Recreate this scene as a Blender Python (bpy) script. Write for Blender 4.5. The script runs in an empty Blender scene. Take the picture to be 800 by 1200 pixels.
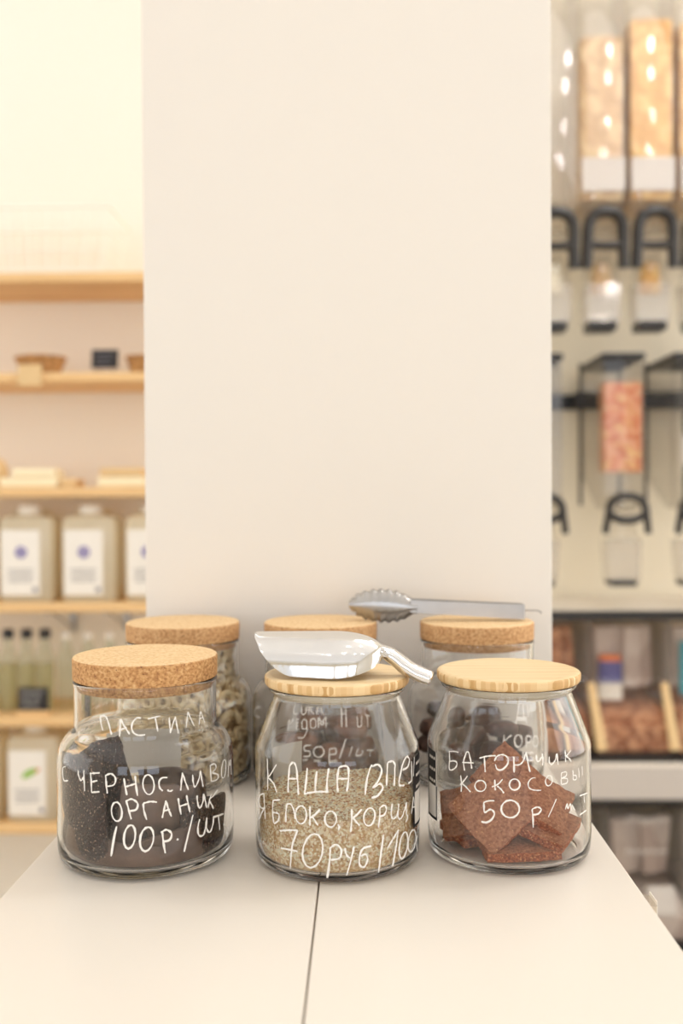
import bpy, bmesh, math, random
from math import sin, cos, pi, sqrt, atan2, radians as R
from mathutils import Vector, Matrix, Euler, noise

scene = bpy.context.scene
C = scene.collection
rng = random.Random(7)

# ------------------------------------------------------------------ camera
F = 1167.0
HC = 0.328                      # camera height above the counter top
ZT = 1.20                       # counter top height
CAM = Vector((0, 0, ZT + HC))
MC = Matrix.Rotation(R(1.227), 3, 'Z') @ Matrix.Rotation(R(90 - 0.786), 3, 'X') @ Matrix.Rotation(R(-0.3), 3, 'Z')
cd = bpy.data.cameras.new('camera')
cam = bpy.data.objects.new('camera', cd); C.objects.link(cam)
cam.matrix_world = Matrix.Translation(CAM) @ MC.to_4x4()
cd.sensor_fit = 'VERTICAL'; cd.sensor_height = 36.0; cd.lens = F / 1200 * 36.0
cd.clip_start = 0.02; cd.clip_end = 60
cd.dof.use_dof = True; cd.dof.focus_distance = 0.885; cd.dof.aperture_fstop = 3.2
scene.camera = cam

def ray(px, py):
    return (MC @ Vector(((px - 400) / F, -(py - 600) / F, -1.0))).normalized()
def at_y(px, py, Y):
    d = ray(px, py); return CAM + d * (Y / d.y)
def zy(py, Y):                 # height of an image row at depth Y (level approximation)
    return CAM.z - (py - 584) * Y / F
def xy(px, Y):
    return (px - 425) * Y / F

# ------------------------------------------------------------------ light
w = bpy.data.worlds.new('world'); scene.world = w; w.use_nodes = True
bg = w.node_tree.nodes['Background']
bg.inputs[0].default_value = (.94, .985, 1.05, 1); bg.inputs[1].default_value = 1.7

def area(name, loc, rot, sx, sy, power, col=(1, .95, .88)):
    l = bpy.data.lights.new(name, 'AREA'); l.shape = 'RECTANGLE'; l.size = sx; l.size_y = sy
    l.energy = power; l.color = col
    o = bpy.data.objects.new(name, l); C.objects.link(o); o.location = loc; o.rotation_euler = rot
    return o
area('ceiling_fill_light', (0.0, -0.6, 3.72), (0, 0, 0), 6.2, 6.0, 62, (.90, .975, 1.10))  # unseen soft light over the whole ceiling, added for even brightness
area('front_fill_light', (0.3, -5.3, 1.9), (R(89), 0, 0), 6.4, 3.2, 300, (.89, .975, 1.12))  # added front fill behind the camera, no known window there
area('side_fill_left', (-3.45, 1.0, 2.0), (0, R(-90), 0), 2.4, 3.2, 64, (.93, .985, 1.05))  # added side fill to brighten the shelves and the jar edges
area('side_fill_right', (3.45, 1.2, 2.0), (0, R(90), 0), 2.4, 3.2, 100, (.93, .98, 1.05))  # matching added fill on the right, for jar edges and rack
area('shelf_wall_light', (-1.5, 2.0, 3.7), (R(32), 0, 0), 1.8, 0.7, 9, (.9, .99, 1.05))
area('rack_fill_light', (1.6, 1.7, 3.7), (R(34), 0, 0), 2.4, 1.2, 66, (.96, .98, 1))  # added fill that brightens the dispenser rack and its panel
for i, (lx, ly, en, sr) in enumerate([(-1.5, -.6, 2.5, .028), (-.75, -.75, 2.5, .028), (0, -.6, 2.5, .028), (.75, -.75, 2.5, .028), (1.5, -.6, 2.5, .028), (-1.1, .5, 2.5, .028),
                              (.15, .35, 2.5, .028), (-1.9, .6, 2.5, .028), (.75, .6, 2.5, .028),
                              (1.1, 2.62, 9, .03), (1.17, 2.35, 9, .03), (1.32, 1.89, 9, .03), (1.22, 1.39, 9, .03), (1.47, 1.34, 9, .03)]):
    l = bpy.data.lights.new('ceiling_spot', 'POINT'); l.energy = en; l.shadow_soft_size = sr
    l.color = (1, .97, .93)
    o = bpy.data.objects.new('ceiling_spot', l); C.objects.link(o); o.location = (lx, ly, 3.3)

vs = scene.view_settings
scene.display_settings.display_device = 'sRGB'
vs.view_transform = 'Standard'; vs.look = 'None'; vs.gamma = 1.0; vs.use_curve_mapping = False
vs.exposure = -1.21
cy = scene.cycles
cy.max_bounces = 26; cy.transmission_bounces = 26; cy.glossy_bounces = 8; cy.diffuse_bounces = 10
cy.transparent_max_bounces = 40
cy.sample_clamp_indirect = 9.0; cy.sample_clamp_direct = 0.0
cy.caustics_reflective = True; cy.caustics_refractive = True; cy.blur_glossy = 0.6
cy.use_denoising = True

# ------------------------------------------------------------------ materials
def new_mat(name):
    m = bpy.data.materials.new(name); m.use_nodes = True
    nt = m.node_tree; b = nt.nodes['Principled BSDF']
    return m, nt, b
def c4(c): return (c[0], c[1], c[2], 1)
def srgb(r, g, b):
    f = lambda v: (v / 255 / 12.92) if v / 255 <= .04045 else ((v / 255 + .055) / 1.055) ** 2.4
    return (f(r), f(g), f(b))
def plain(name, col, rough=.5, metal=0, spec=.5, var=0.06, scale=30, bump=0.0, bscale=200):
    m, nt, b = new_mat(name)
    b.inputs['Roughness'].default_value = rough; b.inputs['Metallic'].default_value = metal
    b.inputs['Specular IOR Level'].default_value = spec
    tc = nt.nodes.new('ShaderNodeTexCoord'); n = nt.nodes.new('ShaderNodeTexNoise')
    n.inputs['Scale'].default_value = scale; nt.links.new(tc.outputs['Object'], n.inputs['Vector'])
    mx = nt.nodes.new('ShaderNodeMix'); mx.data_type = 'RGBA'
    mx.inputs[6].default_value = c4([v * (1 - var) for v in col]); mx.inputs[7].default_value = c4([min(1, v * (1 + var)) for v in col])
    nt.links.new(n.outputs['Fac'], mx.inputs[0]); nt.links.new(mx.outputs[2], b.inputs['Base Color'])
    if bump:
        n2 = nt.nodes.new('ShaderNodeTexNoise'); n2.inputs['Scale'].default_value = bscale
        nt.links.new(tc.outputs['Object'], n2.inputs['Vector'])
        bp = nt.nodes.new('ShaderNodeBump'); bp.inputs['Strength'].default_value = bump; bp.inputs['Distance'].default_value = .002
        nt.links.new(n2.outputs['Fac'], bp.inputs['Height']); nt.links.new(bp.outputs[0], b.inputs['Normal'])
    return m
def ramp_mat(name, stops, scale=(60, 60, 60), detail=6, rough=.7, bump=.3, kind='noise', dist=.001, spec=.4, extra=None, distortion=0):
    """colour from a noise / voronoi through a ramp; optional second speckle layer extra=(scale, threshold, colour)"""
    m, nt, b = new_mat(name); b.inputs['Roughness'].default_value = rough; b.inputs['Specular IOR Level'].default_value = spec
    tc = nt.nodes.new('ShaderNodeTexCoord'); mp = nt.nodes.new('ShaderNodeMapping'); mp.inputs['Scale'].default_value = scale
    nt.links.new(tc.outputs['Object'], mp.inputs[0])
    if kind == 'noise':
        n = nt.nodes.new('ShaderNodeTexNoise'); n.inputs['Scale'].default_value = 1; n.inputs['Detail'].default_value = detail
        n.inputs['Distortion'].default_value = distortion; out = n.outputs['Fac']
    else:
        n = nt.nodes.new('ShaderNodeTexVoronoi'); n.inputs['Scale'].default_value = 1
        sp = nt.nodes.new('ShaderNodeSeparateColor'); nt.links.new(n.outputs['Color'], sp.inputs[0]); out = sp.outputs[0]
    nt.links.new(mp.outputs[0], n.inputs['Vector'])
    rp = nt.nodes.new('ShaderNodeValToRGB'); nt.links.new(out, rp.inputs[0])
    el = rp.color_ramp.elements
    while len(el) < len(stops): el.new(.5)
    for e, (p, c) in zip(el, stops): e.position = p; e.color = c4(c)
    col = rp.outputs[0]
    if extra:
        sc, th, ec = extra
        v = nt.nodes.new('ShaderNodeTexNoise'); v.inputs['Scale'].default_value = sc; v.inputs['Detail'].default_value = 2
        nt.links.new(tc.outputs['Object'], v.inputs['Vector'])
        r2 = nt.nodes.new('ShaderNodeValToRGB'); r2.color_ramp.elements[0].position = th; r2.color_ramp.elements[1].position = th + .04
        nt.links.new(v.outputs['Fac'], r2.inputs[0])
        mx = nt.nodes.new('ShaderNodeMix'); mx.data_type = 'RGBA'; mx.inputs[7].default_value = c4(ec)
        nt.links.new(r2.outputs[0], mx.inputs[0]); nt.links.new(col, mx.inputs[6]); col = mx.outputs[2]
    nt.links.new(col, b.inputs['Base Color'])
    if bump:
        bp = nt.nodes.new('ShaderNodeBump'); bp.inputs['Strength'].default_value = bump; bp.inputs['Distance'].default_value = dist
        nt.links.new(out, bp.inputs['Height']); nt.links.new(bp.outputs[0], b.inputs['Normal'])
    return m
def glass_mat(name, col=(.998, .999, .998), ior=1.43):
    m, nt, b = new_mat(name); nt.nodes.remove(b)
    g = nt.nodes.new('ShaderNodeBsdfGlass'); g.inputs['Color'].default_value = c4(col); g.inputs['Roughness'].default_value = 0
    g.inputs['IOR'].default_value = ior
    nt.links.new(g.outputs[0], nt.nodes['Material Output'].inputs[0]); return m
def clear_mat(name, col=(.95, .95, .94), milky=0.0, mcol=(.9, .88, .84), rough=.04, ior=1.45):
    """thin-walled clear plastic / glass: straight-through light plus a fresnel reflection"""
    m, nt, b = new_mat(name); nt.nodes.remove(b)
    t = nt.nodes.new('ShaderNodeBsdfTransparent'); t.inputs[0].default_value = c4(col)
    g = nt.nodes.new('ShaderNodeBsdfGlossy'); g.inputs['Roughness'].default_value = rough
    fr = nt.nodes.new('ShaderNodeFresnel')      # a thin sheet reflects alike from both of its sides
    ge = nt.nodes.new('ShaderNodeNewGeometry'); mr = nt.nodes.new('ShaderNodeMapRange')
    mr.inputs[3].default_value = ior; mr.inputs[4].default_value = 1 / ior
    nt.links.new(ge.outputs['Backfacing'], mr.inputs[0]); nt.links.new(mr.outputs[0], fr.inputs[0])
    mx = nt.nodes.new('ShaderNodeMixShader'); nt.links.new(fr.outputs[0], mx.inputs[0])
    base = t.outputs[0]
    if milky:
        d = nt.nodes.new('ShaderNodeBsdfDiffuse'); d.inputs[0].default_value = c4(mcol)
        tl = nt.nodes.new('ShaderNodeBsdfTranslucent'); tl.inputs[0].default_value = c4(mcol)
        m1 = nt.nodes.new('ShaderNodeMixShader'); m1.inputs[0].default_value = .5
        nt.links.new(d.outputs[0], m1.inputs[1]); nt.links.new(tl.outputs[0], m1.inputs[2])
        m2 = nt.nodes.new('ShaderNodeMixShader'); m2.inputs[0].default_value = milky
        nt.links.new(base, m2.inputs[1]); nt.links.new(m1.outputs[0], m2.inputs[2]); base = m2.outputs[0]
    nt.links.new(base, mx.inputs[1]); nt.links.new(g.outputs[0], mx.inputs[2])
    nt.links.new(mx.outputs[0], nt.nodes['Material Output'].inputs[0]); return m

M = {}
M['pillar'] = plain('cream_paint', srgb(244, 237, 227), .6, var=.01, scale=2, bump=.05, bscale=300)
M['wall'] = plain('wall_paint', srgb(242, 236, 223), .65, var=.015, scale=2, bump=.05, bscale=200)
M['ceiling'] = plain('ceiling_paint', (.82, .80, .76), .8)
M['panel'] = plain('rack_panel', srgb(234, 224, 202), .55, var=.03, scale=3)
M['floor'] = ramp_mat('floor_tile', [(.3, srgb(186, 178, 168)), (.7, srgb(206, 198, 188))], (2, 2, 2), 4, .5, .05)
M['laminate'] = plain('white_laminate', srgb(238, 230, 219), .33, var=.008, scale=6, spec=.35)
M['laminate_side'] = plain('cabinet_side', srgb(238, 228, 214), .45, var=.01)
M['seam'] = plain('joint_grey', srgb(150, 140, 128), .8)  # even grey of the strip in the counter joint
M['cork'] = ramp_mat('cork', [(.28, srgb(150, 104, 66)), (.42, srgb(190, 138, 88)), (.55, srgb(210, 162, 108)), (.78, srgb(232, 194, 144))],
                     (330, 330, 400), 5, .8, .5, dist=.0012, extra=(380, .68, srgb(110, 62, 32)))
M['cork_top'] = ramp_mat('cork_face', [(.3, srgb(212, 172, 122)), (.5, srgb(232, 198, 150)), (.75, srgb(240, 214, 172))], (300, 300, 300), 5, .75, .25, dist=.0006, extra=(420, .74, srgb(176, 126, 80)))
M['cork_back'] = ramp_mat('cork_plain', [(.3, srgb(176, 126, 80)), (.5, srgb(208, 160, 110)), (.75, srgb(228, 190, 144))],
                     (300, 300, 380), 5, .8, .4, dist=.001, extra=(260, .70, srgb(126, 74, 40)))
M['bamboo'] = ramp_mat('bamboo', [(.25, srgb(222, 190, 140)), (.5, srgb(234, 206, 160)), (.8, srgb(240, 218, 178))], (9, 160, 30), 5, .45, .12, dist=.0004)
M['bamboo_edge'] = ramp_mat('bamboo_edge', [(.1, srgb(206, 162, 104)), (.5, srgb(228, 190, 136)), (.9, srgb(243, 214, 166))], (210, 210, 12), 2, .5, .1, kind='voronoi', dist=.0003)
M['wood'] = ramp_mat('pine_board', [(.25, srgb(214, 170, 112)), (.5, srgb(234, 196, 142)), (.8, srgb(243, 212, 162))], (1.6, 14, 22), 5, .55, .1, dist=.001, distortion=.6)
M['glass'] = glass_mat('jar_glass')
M['clear'] = clear_mat('clear_plastic', (.93, .92, .90), .05, (.85, .82, .78))
M['clear_bin'] = clear_mat('clear_bin_plastic', (.96, .95, .94), .15, (.96, .93, .90), .025)
M['frost'] = clear_mat('frosted_chute', (.90, .88, .85), .24, (.88, .84, .80), .12)
M['bottle_glass'] = clear_mat('bottle_glass', (.90, .92, .86), .06, (.85, .86, .78))
M['seal'] = plain('seal_silicone', srgb(226, 214, 190), .35, var=.02)
M['chalk'] = plain('white_marker', srgb(250, 246, 240), .55, var=.03, scale=300)
M['black'] = plain('black_plastic', srgb(34, 30, 28), .35, var=.1)
M['blackboard'] = plain('black_card', srgb(30, 28, 30), .6, var=.1)
M['white'] = plain('white_paper', srgb(240, 234, 224), .6, var=.01)
M['white_metal'] = plain('white_wire', srgb(246, 240, 228), .4, var=.01)
M['label'] = plain('bin_label', srgb(192, 183, 174), .6, var=.01)
M['paper_thin'] = clear_mat('thin_paper', (.8, .8, .8), .95, (.96, .94, .90), .5, 1.1)
M['sticker'] = plain('pale_sticker', srgb(226, 216, 196), .5, var=.03)
M['steel'] = plain('brushed_steel', (.46, .44, .42), .3, 1, var=.08, scale=60)
M['aluminium'] = plain('polished_aluminium', (.80, .79, .78), .12, 1, var=.04, scale=50, bump=.04, bscale=120)
M['wicker'] = ramp_mat('wicker', [(.3, srgb(128, 84, 44)), (.6, srgb(196, 150, 96))], (60, 60, 120), 3, .8, .3)
M['hdpe'] = clear_mat('milky_plastic', (.95, .9, .76), .85, srgb(250, 243, 220), .2)
M['cap_white'] = plain('white_cap', srgb(240, 234, 222), .45)
M['liquid'] = plain('pale_liquid', srgb(214, 204, 160), .2)
M['purple'] = plain('purple_ink', srgb(120, 108, 176), .6)
M['green'] = plain('green_ink', srgb(140, 186, 62), .6)
M['orange'] = plain('orange_ink', srgb(226, 120, 50), .5)
M['blue'] = plain('violet_print', srgb(78, 76, 140), .5)
M['teal'] = plain('teal_print', srgb(60, 160, 176), .5)
M['greyink'] = plain('grey_ink', srgb(120, 116, 124), .6)
M['dough'] = ramp_mat('ring_dough', [(.3, srgb(222, 196, 148)), (.6, srgb(242, 224, 184)), (.8, srgb(250, 238, 206))], (60, 60, 60), 3, .5, .15, dist=.0006)
M['pastila_dark'] = ramp_mat('dark_fruit_leather', [(.35, srgb(32, 16, 10)), (.6, srgb(62, 34, 24)), (.8, srgb(104, 66, 48))], (420, 420, 420), 4, .42, 1.0, dist=.003, extra=(480, .63, srgb(186, 156, 134)), spec=.6)
M['pastila_smooth'] = ramp_mat('smooth_fruit_leather', [(.3, srgb(88, 64, 52)), (.6, srgb(116, 90, 74)), (.8, srgb(136, 108, 90))], (40, 40, 40), 4, .38, .2, dist=.001, spec=.6)
M['bar'] = ramp_mat('coconut_bar', [(.3, srgb(140, 84, 58)), (.5, srgb(174, 114, 82)), (.75, srgb(200, 142, 106))], (330, 330, 330), 5, .7, .6, dist=.0012, extra=(520, .66, srgb(222, 170, 122)))
M['bar_edge'] = ramp_mat('coconut_bar_edge', [(.3, srgb(120, 54, 30)), (.5, srgb(178, 96, 58)), (.7, srgb(214, 134, 90))], (420, 420, 420), 5, .75, 1.0, dist=.002, extra=(480, .62, srgb(228, 170, 120)))
M['choc'] = ramp_mat('dark_cookie', [(.3, srgb(62, 40, 32)), (.6, srgb(92, 62, 50)), (.8, srgb(122, 88, 70))], (60, 60, 60), 4, .5, .4)
M['ginger'] = ramp_mat('gingerbread', [(.3, srgb(104, 64, 46)), (.6, srgb(150, 100, 74)), (.8, srgb(178, 126, 96))], (50, 50, 50), 4, .5, .4)
M['oat_base'] = ramp_mat('oat_bed', [(.2, srgb(206, 168, 118)), (.45, srgb(236, 210, 164)), (.7, srgb(252, 240, 212)), (.95, srgb(206, 156, 104))], (480, 480, 480), 3, .8, .8, kind='voronoi', dist=.002)
M['oat_a'] = plain('oat_flake_pale', srgb(253, 244, 218), .7, var=.08, scale=200)
M['oat_b'] = plain('oat_flake_tan', srgb(240, 214, 166), .7, var=.1, scale=200)
M['oat_c'] = plain('oat_flake_brown', srgb(180, 128, 82), .7, var=.15, scale=200)
M['pasta'] = ramp_mat('yellow_pasta', [(.3, srgb(196, 144, 66)), (.6, srgb(216, 166, 88)), (.8, srgb(228, 190, 124))], (45, 45, 45), 4, .6, .5, dist=.01, kind='voronoi')
M['pasta_pale'] = ramp_mat('pale_pasta', [(.3, srgb(184, 146, 98)), (.6, srgb(206, 170, 120)), (.8, srgb(220, 192, 148))], (45, 45, 45), 4, .6, .5, dist=.01, kind='voronoi')
M['nuts'] = ramp_mat('nut_mix', [(.2, srgb(190, 102, 60)), (.5, srgb(212, 132, 88)), (.75, srgb(222, 172, 142)), (.95, srgb(226, 190, 120))], (75, 75, 90), 3, .6, .5, dist=.01, kind='voronoi')
M['brownmix'] = ramp_mat('brown_mix', [(.2, srgb(150, 90, 56)), (.5, srgb(190, 126, 86)), (.9, srgb(222, 168, 128))], (50, 50, 50), 3, .6, .5, dist=.01, kind='voronoi')
M['greymix'] = ramp_mat('packet_mix', [(.2, srgb(186, 166, 156)), (.5, srgb(214, 198, 188)), (.9, srgb(214, 200, 192))], (9, 9, 5), 2, .4, .3, dist=.01, kind='voronoi')
M['tan_card'] = plain('kraft_card', srgb(222, 190, 140), .7)
M['soap'] = plain('pale_soap', srgb(246, 232, 196), .5, var=.02)

# ------------------------------------------------------------------ mesh helpers
class MB:
    def __init__(s): s.v = []; s.f = []; s.mi = []; s.m = 0
    def add(s, vs, fs, m=None):
        o = len(s.v); s.v += [tuple(p) for p in vs]; s.f += [tuple(i + o for i in f) for f in fs]
        s.mi += [s.m if m is None else m] * len(fs); return s
    def box(s, c, d, rot=None, m=None):
        x, y, z = [k / 2 for k in d]; c = Vector(c)
        p = [Vector((a, b, e)) for a in (-x, x) for b in (-y, y) for e in (-z, z)]
        if rot is not None: p = [rot @ q for q in p]
        return s.add([q + c for q in p], [(0, 1, 3, 2), (4, 6, 7, 5), (0, 4, 5, 1), (2, 3, 7, 6), (0, 2, 6, 4), (1, 5, 7, 3)], m)
    def lathe(s, prof, n=48, c=(0, 0, 0), closed=False, m=None, sx=1, sy=1):
        """prof [(r,z)] bottom->top on the outside; r==0 ends make poles"""
        cx, cy_, cz = c; vs = []; idx = []
        for r, z in prof:
            if r <= 1e-7: idx.append([len(vs)]); vs.append((cx, cy_, cz + z))
            else:
                idx.append(list(range(len(vs), len(vs) + n)))
                vs += [(cx + sx * r * cos(2 * pi * k / n), cy_ + sy * r * sin(2 * pi * k / n), cz + z) for k in range(n)]
        fs = []; L = len(prof)
        for i in range(L if closed else L - 1):
            a, b = idx[i], idx[(i + 1) % L]
            if len(a) == 1 and len(b) == 1: continue
            for k in range(n):
                k2 = (k + 1) % n
                if len(a) == 1: fs.append((a[0], b[k2], b[k]))
                elif len(b) == 1: fs.append((a[k], a[k2], b[0]))
                else: fs.append((a[k], a[k2], b[k2], b[k]))
        return s.add(vs, fs, m)
    def tube(s, pts, r, n=8, closed=False, m=None, flat=1.0, up=None, caps=True):
        pts = [Vector(p) for p in pts]; L = len(pts); rs = r if isinstance(r, (list, tuple)) else [r] * L
        vs = []; prev = None
        for i, p in enumerate(pts):
            if closed: t = pts[(i + 1) % L] - pts[i - 1]
            else: t = pts[min(i + 1, L - 1)] - pts[max(i - 1, 0)]
            t.normalize()
            if prev is None:
                u = Vector(up) if up else (Vector((0, 0, 1)) if abs(t.z) < .9 else Vector((1, 0, 0)))
            else: u = prev
            u = (u - t * u.dot(t)).normalized(); prev = u; v = t.cross(u)
            for k in range(n):
                a = 2 * pi * k / n; vs.append(p + (u * cos(a) + v * sin(a) * flat) * rs[i])
        fs = []
        for i in range(L if closed else L - 1):
            j = (i + 1) % L
            for k in range(n):
                k2 = (k + 1) % n; fs.append((i * n + k, i * n + k2, j * n + k2, j * n + k))
        if caps and not closed: fs += [tuple(range(n - 1, -1, -1)), tuple(range((L - 1) * n, L * n))]
        return s.add(vs, fs, m)
    def arc_slab(s, wd, dpt, z0, h, sag=.011, n=16):
        """upright bin with a gently convex front face"""
        ring = [(-wd / 2 + wd * k / n, -sag * (1 - (2 * k / n - 1) ** 2)) for k in range(n + 1)] + [(wd / 2, dpt), (-wd / 2, dpt)]
        N = len(ring)
        return s.add([(x, y, z0) for x, y in ring] + [(x, y, z0 + h) for x, y in ring],
                     [tuple(range(N - 1, -1, -1)), tuple(range(N, 2 * N))] + [(i, (i + 1) % N, N + (i + 1) % N, N + i) for i in range(N)])
    def prism(s, poly, x0, x1, m=None):
        """side outline [(y,z)] extruded along x"""
        n = len(poly); vs = [(x0, y, z) for y, z in poly] + [(x1, y, z) for y, z in poly]
        return s.add(vs, [tuple(range(n)), tuple(range(2 * n - 1, n - 1, -1))] + [(i, i + n, (i + 1) % n + n, (i + 1) % n) for i in range(n)], m)
    def grid(s, fn, nu, nv, m=None):
        vs = [fn(i / nu, j / nv) for i in range(nu + 1) for j in range(nv + 1)]
        return s.add(vs, [(i * (nv + 1) + j, (i + 1) * (nv + 1) + j, (i + 1) * (nv + 1) + j + 1, i * (nv + 1) + j + 1) for i in range(nu) for j in range(nv)], m)
    def rounded_slab(s, d, rr, z0=0, n=5, m=None, c=(0, 0)):
        """box with vertical rounded corners"""
        x, y, z = d[0] / 2, d[1] / 2, d[2]; ring = []
        for qx, qy, a0 in ((1, 1, 0), (-1, 1, 90), (-1, -1, 180), (1, -1, 270)):
            for k in range(n + 1):
                a = R(a0 + 90 * k / n); ring.append((c[0] + qx * (x - rr) + rr * cos(a), c[1] + qy * (y - rr) + rr * sin(a)))
        N = len(ring)
        return s.add([(p[0], p[1], z0) for p in ring] + [(p[0], p[1], z0 + z) for p in ring],
                     [tuple(range(N - 1, -1, -1)), tuple(range(N, 2 * N))] + [(i, (i + 1) % N, N + (i + 1) % N, N + i) for i in range(N)], m)
    def mesh(s, name, mats, smooth=False, bevel=0, angle=None, bseg=2):
        me = bpy.data.meshes.new(name); me.from_pydata(s.v, [], s.f)
        for m in (mats if isinstance(mats, (list, tuple)) else [mats]): me.materials.append(m)
        me.polygons.foreach_set('material_index', s.mi)
        bm = bmesh.new(); bm.from_mesh(me)
        bmesh.ops.recalc_face_normals(bm, faces=bm.faces)
        if bevel:
            es = [e for e in bm.edges if len(e.link_faces) == 2 and e.calc_face_angle(0) > .6]
            bmesh.ops.bevel(bm, geom=es, offset=bevel, segments=bseg, profile=.6, affect='EDGES', clamp_overlap=True)
        bm.to_mesh(me); bm.free()
        if smooth:
            me.polygons.foreach_set('use_smooth', [True] * len(me.polygons))
            me.set_sharp_from_angle(angle=angle if angle else R(40))
        me.update(); return me
    def build(s, name, mats, parent=None, smooth=False, bevel=0, angle=None, bseg=2):
        return link(name, s.mesh(name, mats, smooth, bevel, angle, bseg), parent)

def link(name, me, parent=None):
    o = bpy.data.objects.new(name, me); C.objects.link(o)
    if parent is not None: o.parent = parent
    return o
def tag(o, label, cat, group=None, kind=None):
    if label: o['label'] = label
    if cat: o['category'] = cat
    if group: o['group'] = group
    if kind: o['kind'] = kind
    return o
def thing(name, loc, label, cat, group=None, rz=0):
    o = bpy.data.objects.new(name, None); C.objects.link(o); o.empty_display_size = .02
    o.location = loc; o.rotation_euler = (0, 0, rz); return tag(o, label, cat, group)
def struct(o): o['kind'] = 'structure'; return o
def copy_tree(o, parent=None, label=None, loc=None):
    kids = [c for c in bpy.data.objects if c.parent == o]
    c = o.copy(); C.objects.link(c)
    if parent is not None: c.parent = parent
    if label: c['label'] = label
    if loc is not None: c.location = loc
    for k in kids: copy_tree(k, c)
    return c

# ------------------------------------------------------------------ room shell
struct(MB().box((0, -.8, -.05), (7.4, 9.4, .1)).build('floor', M['floor']))
struct(MB().box((0, -.8, 3.85), (7.4, 9.4, .1)).build('ceiling', M['ceiling']))
wb = MB(); wb.box((-1.75, 3.24, 1.9), (3.9, .2, 3.8)); wb.box((1.9, 3.83, 1.9), (3.4, .2, 3.8)); wb.box((.2, 3.49, 1.9), (.04, .7, 3.8))
struct(wb.build('wall_back', M['wall']))
struct(MB().box((-3.6, -.8, 1.9), (.1, 9.4, 3.8)).build('wall_left', M['wall']))
struct(MB().box((3.6, -.8, 1.9), (.1, 9.4, 3.8)).build('wall_right', M['wall']))
YP = 1.262
px0, px1 = xy(168.8, YP), xy(645.6, YP)
struct(MB().box(((px0 + px1) / 2, YP + .2, 1.9), (px1 - px0, .4, 3.8)).build('trim_1', M['pillar'], bevel=.002))
bpy.data.objects['trim_1'].name = 'wall_pillar'
wf = MB(); wf.box((0, -5.15, .45), (7.1, .15, .9)); wf.box((0, -5.15, 3.5), (7.1, .15, .6))
for x_ in (-3.3, -1.25, 1.0, 3.3): wf.box((x_, -5.15, 2.05), (.42, .15, 2.3))
struct(wf.build('wall_front_added', M['panel']))  # unseen; sill, lintel and piers added to give glass and metal reflections
bb = MB(); bb.box((-1.75, 3.13, .05), (3.9, .015, .1))
struct(bb.build('baseboard_back', M['laminate_side'], bevel=.003))

# ------------------------------------------------------------------ counter
XL, XR, XS = -.300, .2294, -.039
ct = thing('counter', (0, .78, 0), 'cream white laminate shop counter with a dark joint, carrying all six jars', 'counter')
def tabletop(x0, x1):
    o = MB().box(((x0 + x1) / 2, 0, ZT - .0125), (x1 - x0, .96, .025)).build('tabletop', M['laminate'], ct, bevel=.0012)
    return o
tabletop(XL, XS - .0007); tabletop(XS + .0007, XR)
MB().box((XS, 0, ZT - .014), (.010, .955, .020)).build('joint_strip', M['seam'], ct)
for x0, x1 in ((XL + .004, XS - .001), (XS + .001, XR - .004)):
    MB().box(((x0 + x1) / 2, .0, (ZT - .025 + .06) / 2), (x1 - x0, .94, ZT - .025 - .06)).build('cabinet', M['laminate_side'], ct, bevel=.002)
MB().box(((XL + XR) / 2, 0, .03), (XR - XL - .06, .88, .06)).build('plinth', M['black'], ct)

# small clear price holder on the right edge of the counter
ph = thing('price_holder', (XR + .0003, .838, ZT), 'small clear curled plastic price holder on the right edge of the counter', 'price holder')
MB().box((.0062, 0, -.0115), (.0135, .022, .0008)).build('plate', M['frost'], ph)
m_ = MB(); m_.box((.0128, 0, -.0215), (.0007, .022, .027)); m_.build('clip', M['white'], ph)

# ------------------------------------------------------------------ jars
def round_profile(pts, k=.35, n=4):
    """round interior corners of a polyline with quadratic fillets; pts (r,z,fillet)"""
    out = []
    for i, p in enumerate(pts):
        fl = p[2] if len(p) > 2 else 0
        if fl == 0 or i in (0, len(pts) - 1): out.append((p[0], p[1])); continue
        a = Vector(pts[i - 1][:2]); b = Vector(p[:2]); c = Vector(pts[i + 1][:2])
        d1 = min(fl, (a - b).length * .49); d2 = min(fl, (c - b).length * .49)
        p0 = b + (a - b).normalized() * d1; p2 = b + (c - b).normalized() * d2
        for q in range(n + 1):
            t = q / n; v = p0 * (1 - t) ** 2 + b * 2 * t * (1 - t) + p2 * t * t
            out.append((v.x, v.y))
    return out
BODY_C = .0795
CORK_OUT = round_profile([(.0, .0012), (.066, .0012), (.0705, .0, .003), (.0790, .0035, .006), (.0805, .016, .008), (BODY_C + .0012, .0985, .014), (.0735, .1115, .010), (.0655, .1175, .006), (.0650, .126, .004), (.0652, .1585, .002), (.0664, .1615, .0015), (.0650, .1635)], n=5)
CORK_IN = round_profile([(.0, .0062), (.066, .0062, .004), (.0752, .0085, .006), (.0776, .018, .008), (BODY_C - .0018, .0980, .013), (.0715, .1085, .009), (.0630, .1155, .006), (.0622, .126, .004), (.0622, .158, .002), (.0630, .1635)], n=5)
BAM_OUT = round_profile([(.0, .0012), (.061, .0012), (.0655, .0, .003), (.0735, .0035, .006), (.0750, .016, .008), (.0750, .104, .004), (.0575, .1490, .003), (.0585, .1520, .002), (.0625, .1545, .002), (.0622, .1575, .001), (.0600, .1580)], n=5)
BAM_IN = round_profile([(.0, .0060), (.062, .0060, .004), (.0700, .0082, .006), (.0718, .018, .008), (.0718, .1030, .004), (.0543, .1478, .003), (.0545, .1530, .002), (.0560, .1580)], n=5)
def surf_r(prof, z):
    for (r0, z0), (r1, z1) in zip(prof[3:], prof[4:]):
        if z1 > z0 and z0 <= z <= z1: return r0 + (r1 - r0) * (z - z0) / (z1 - z0)
    return prof[5][0]

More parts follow.
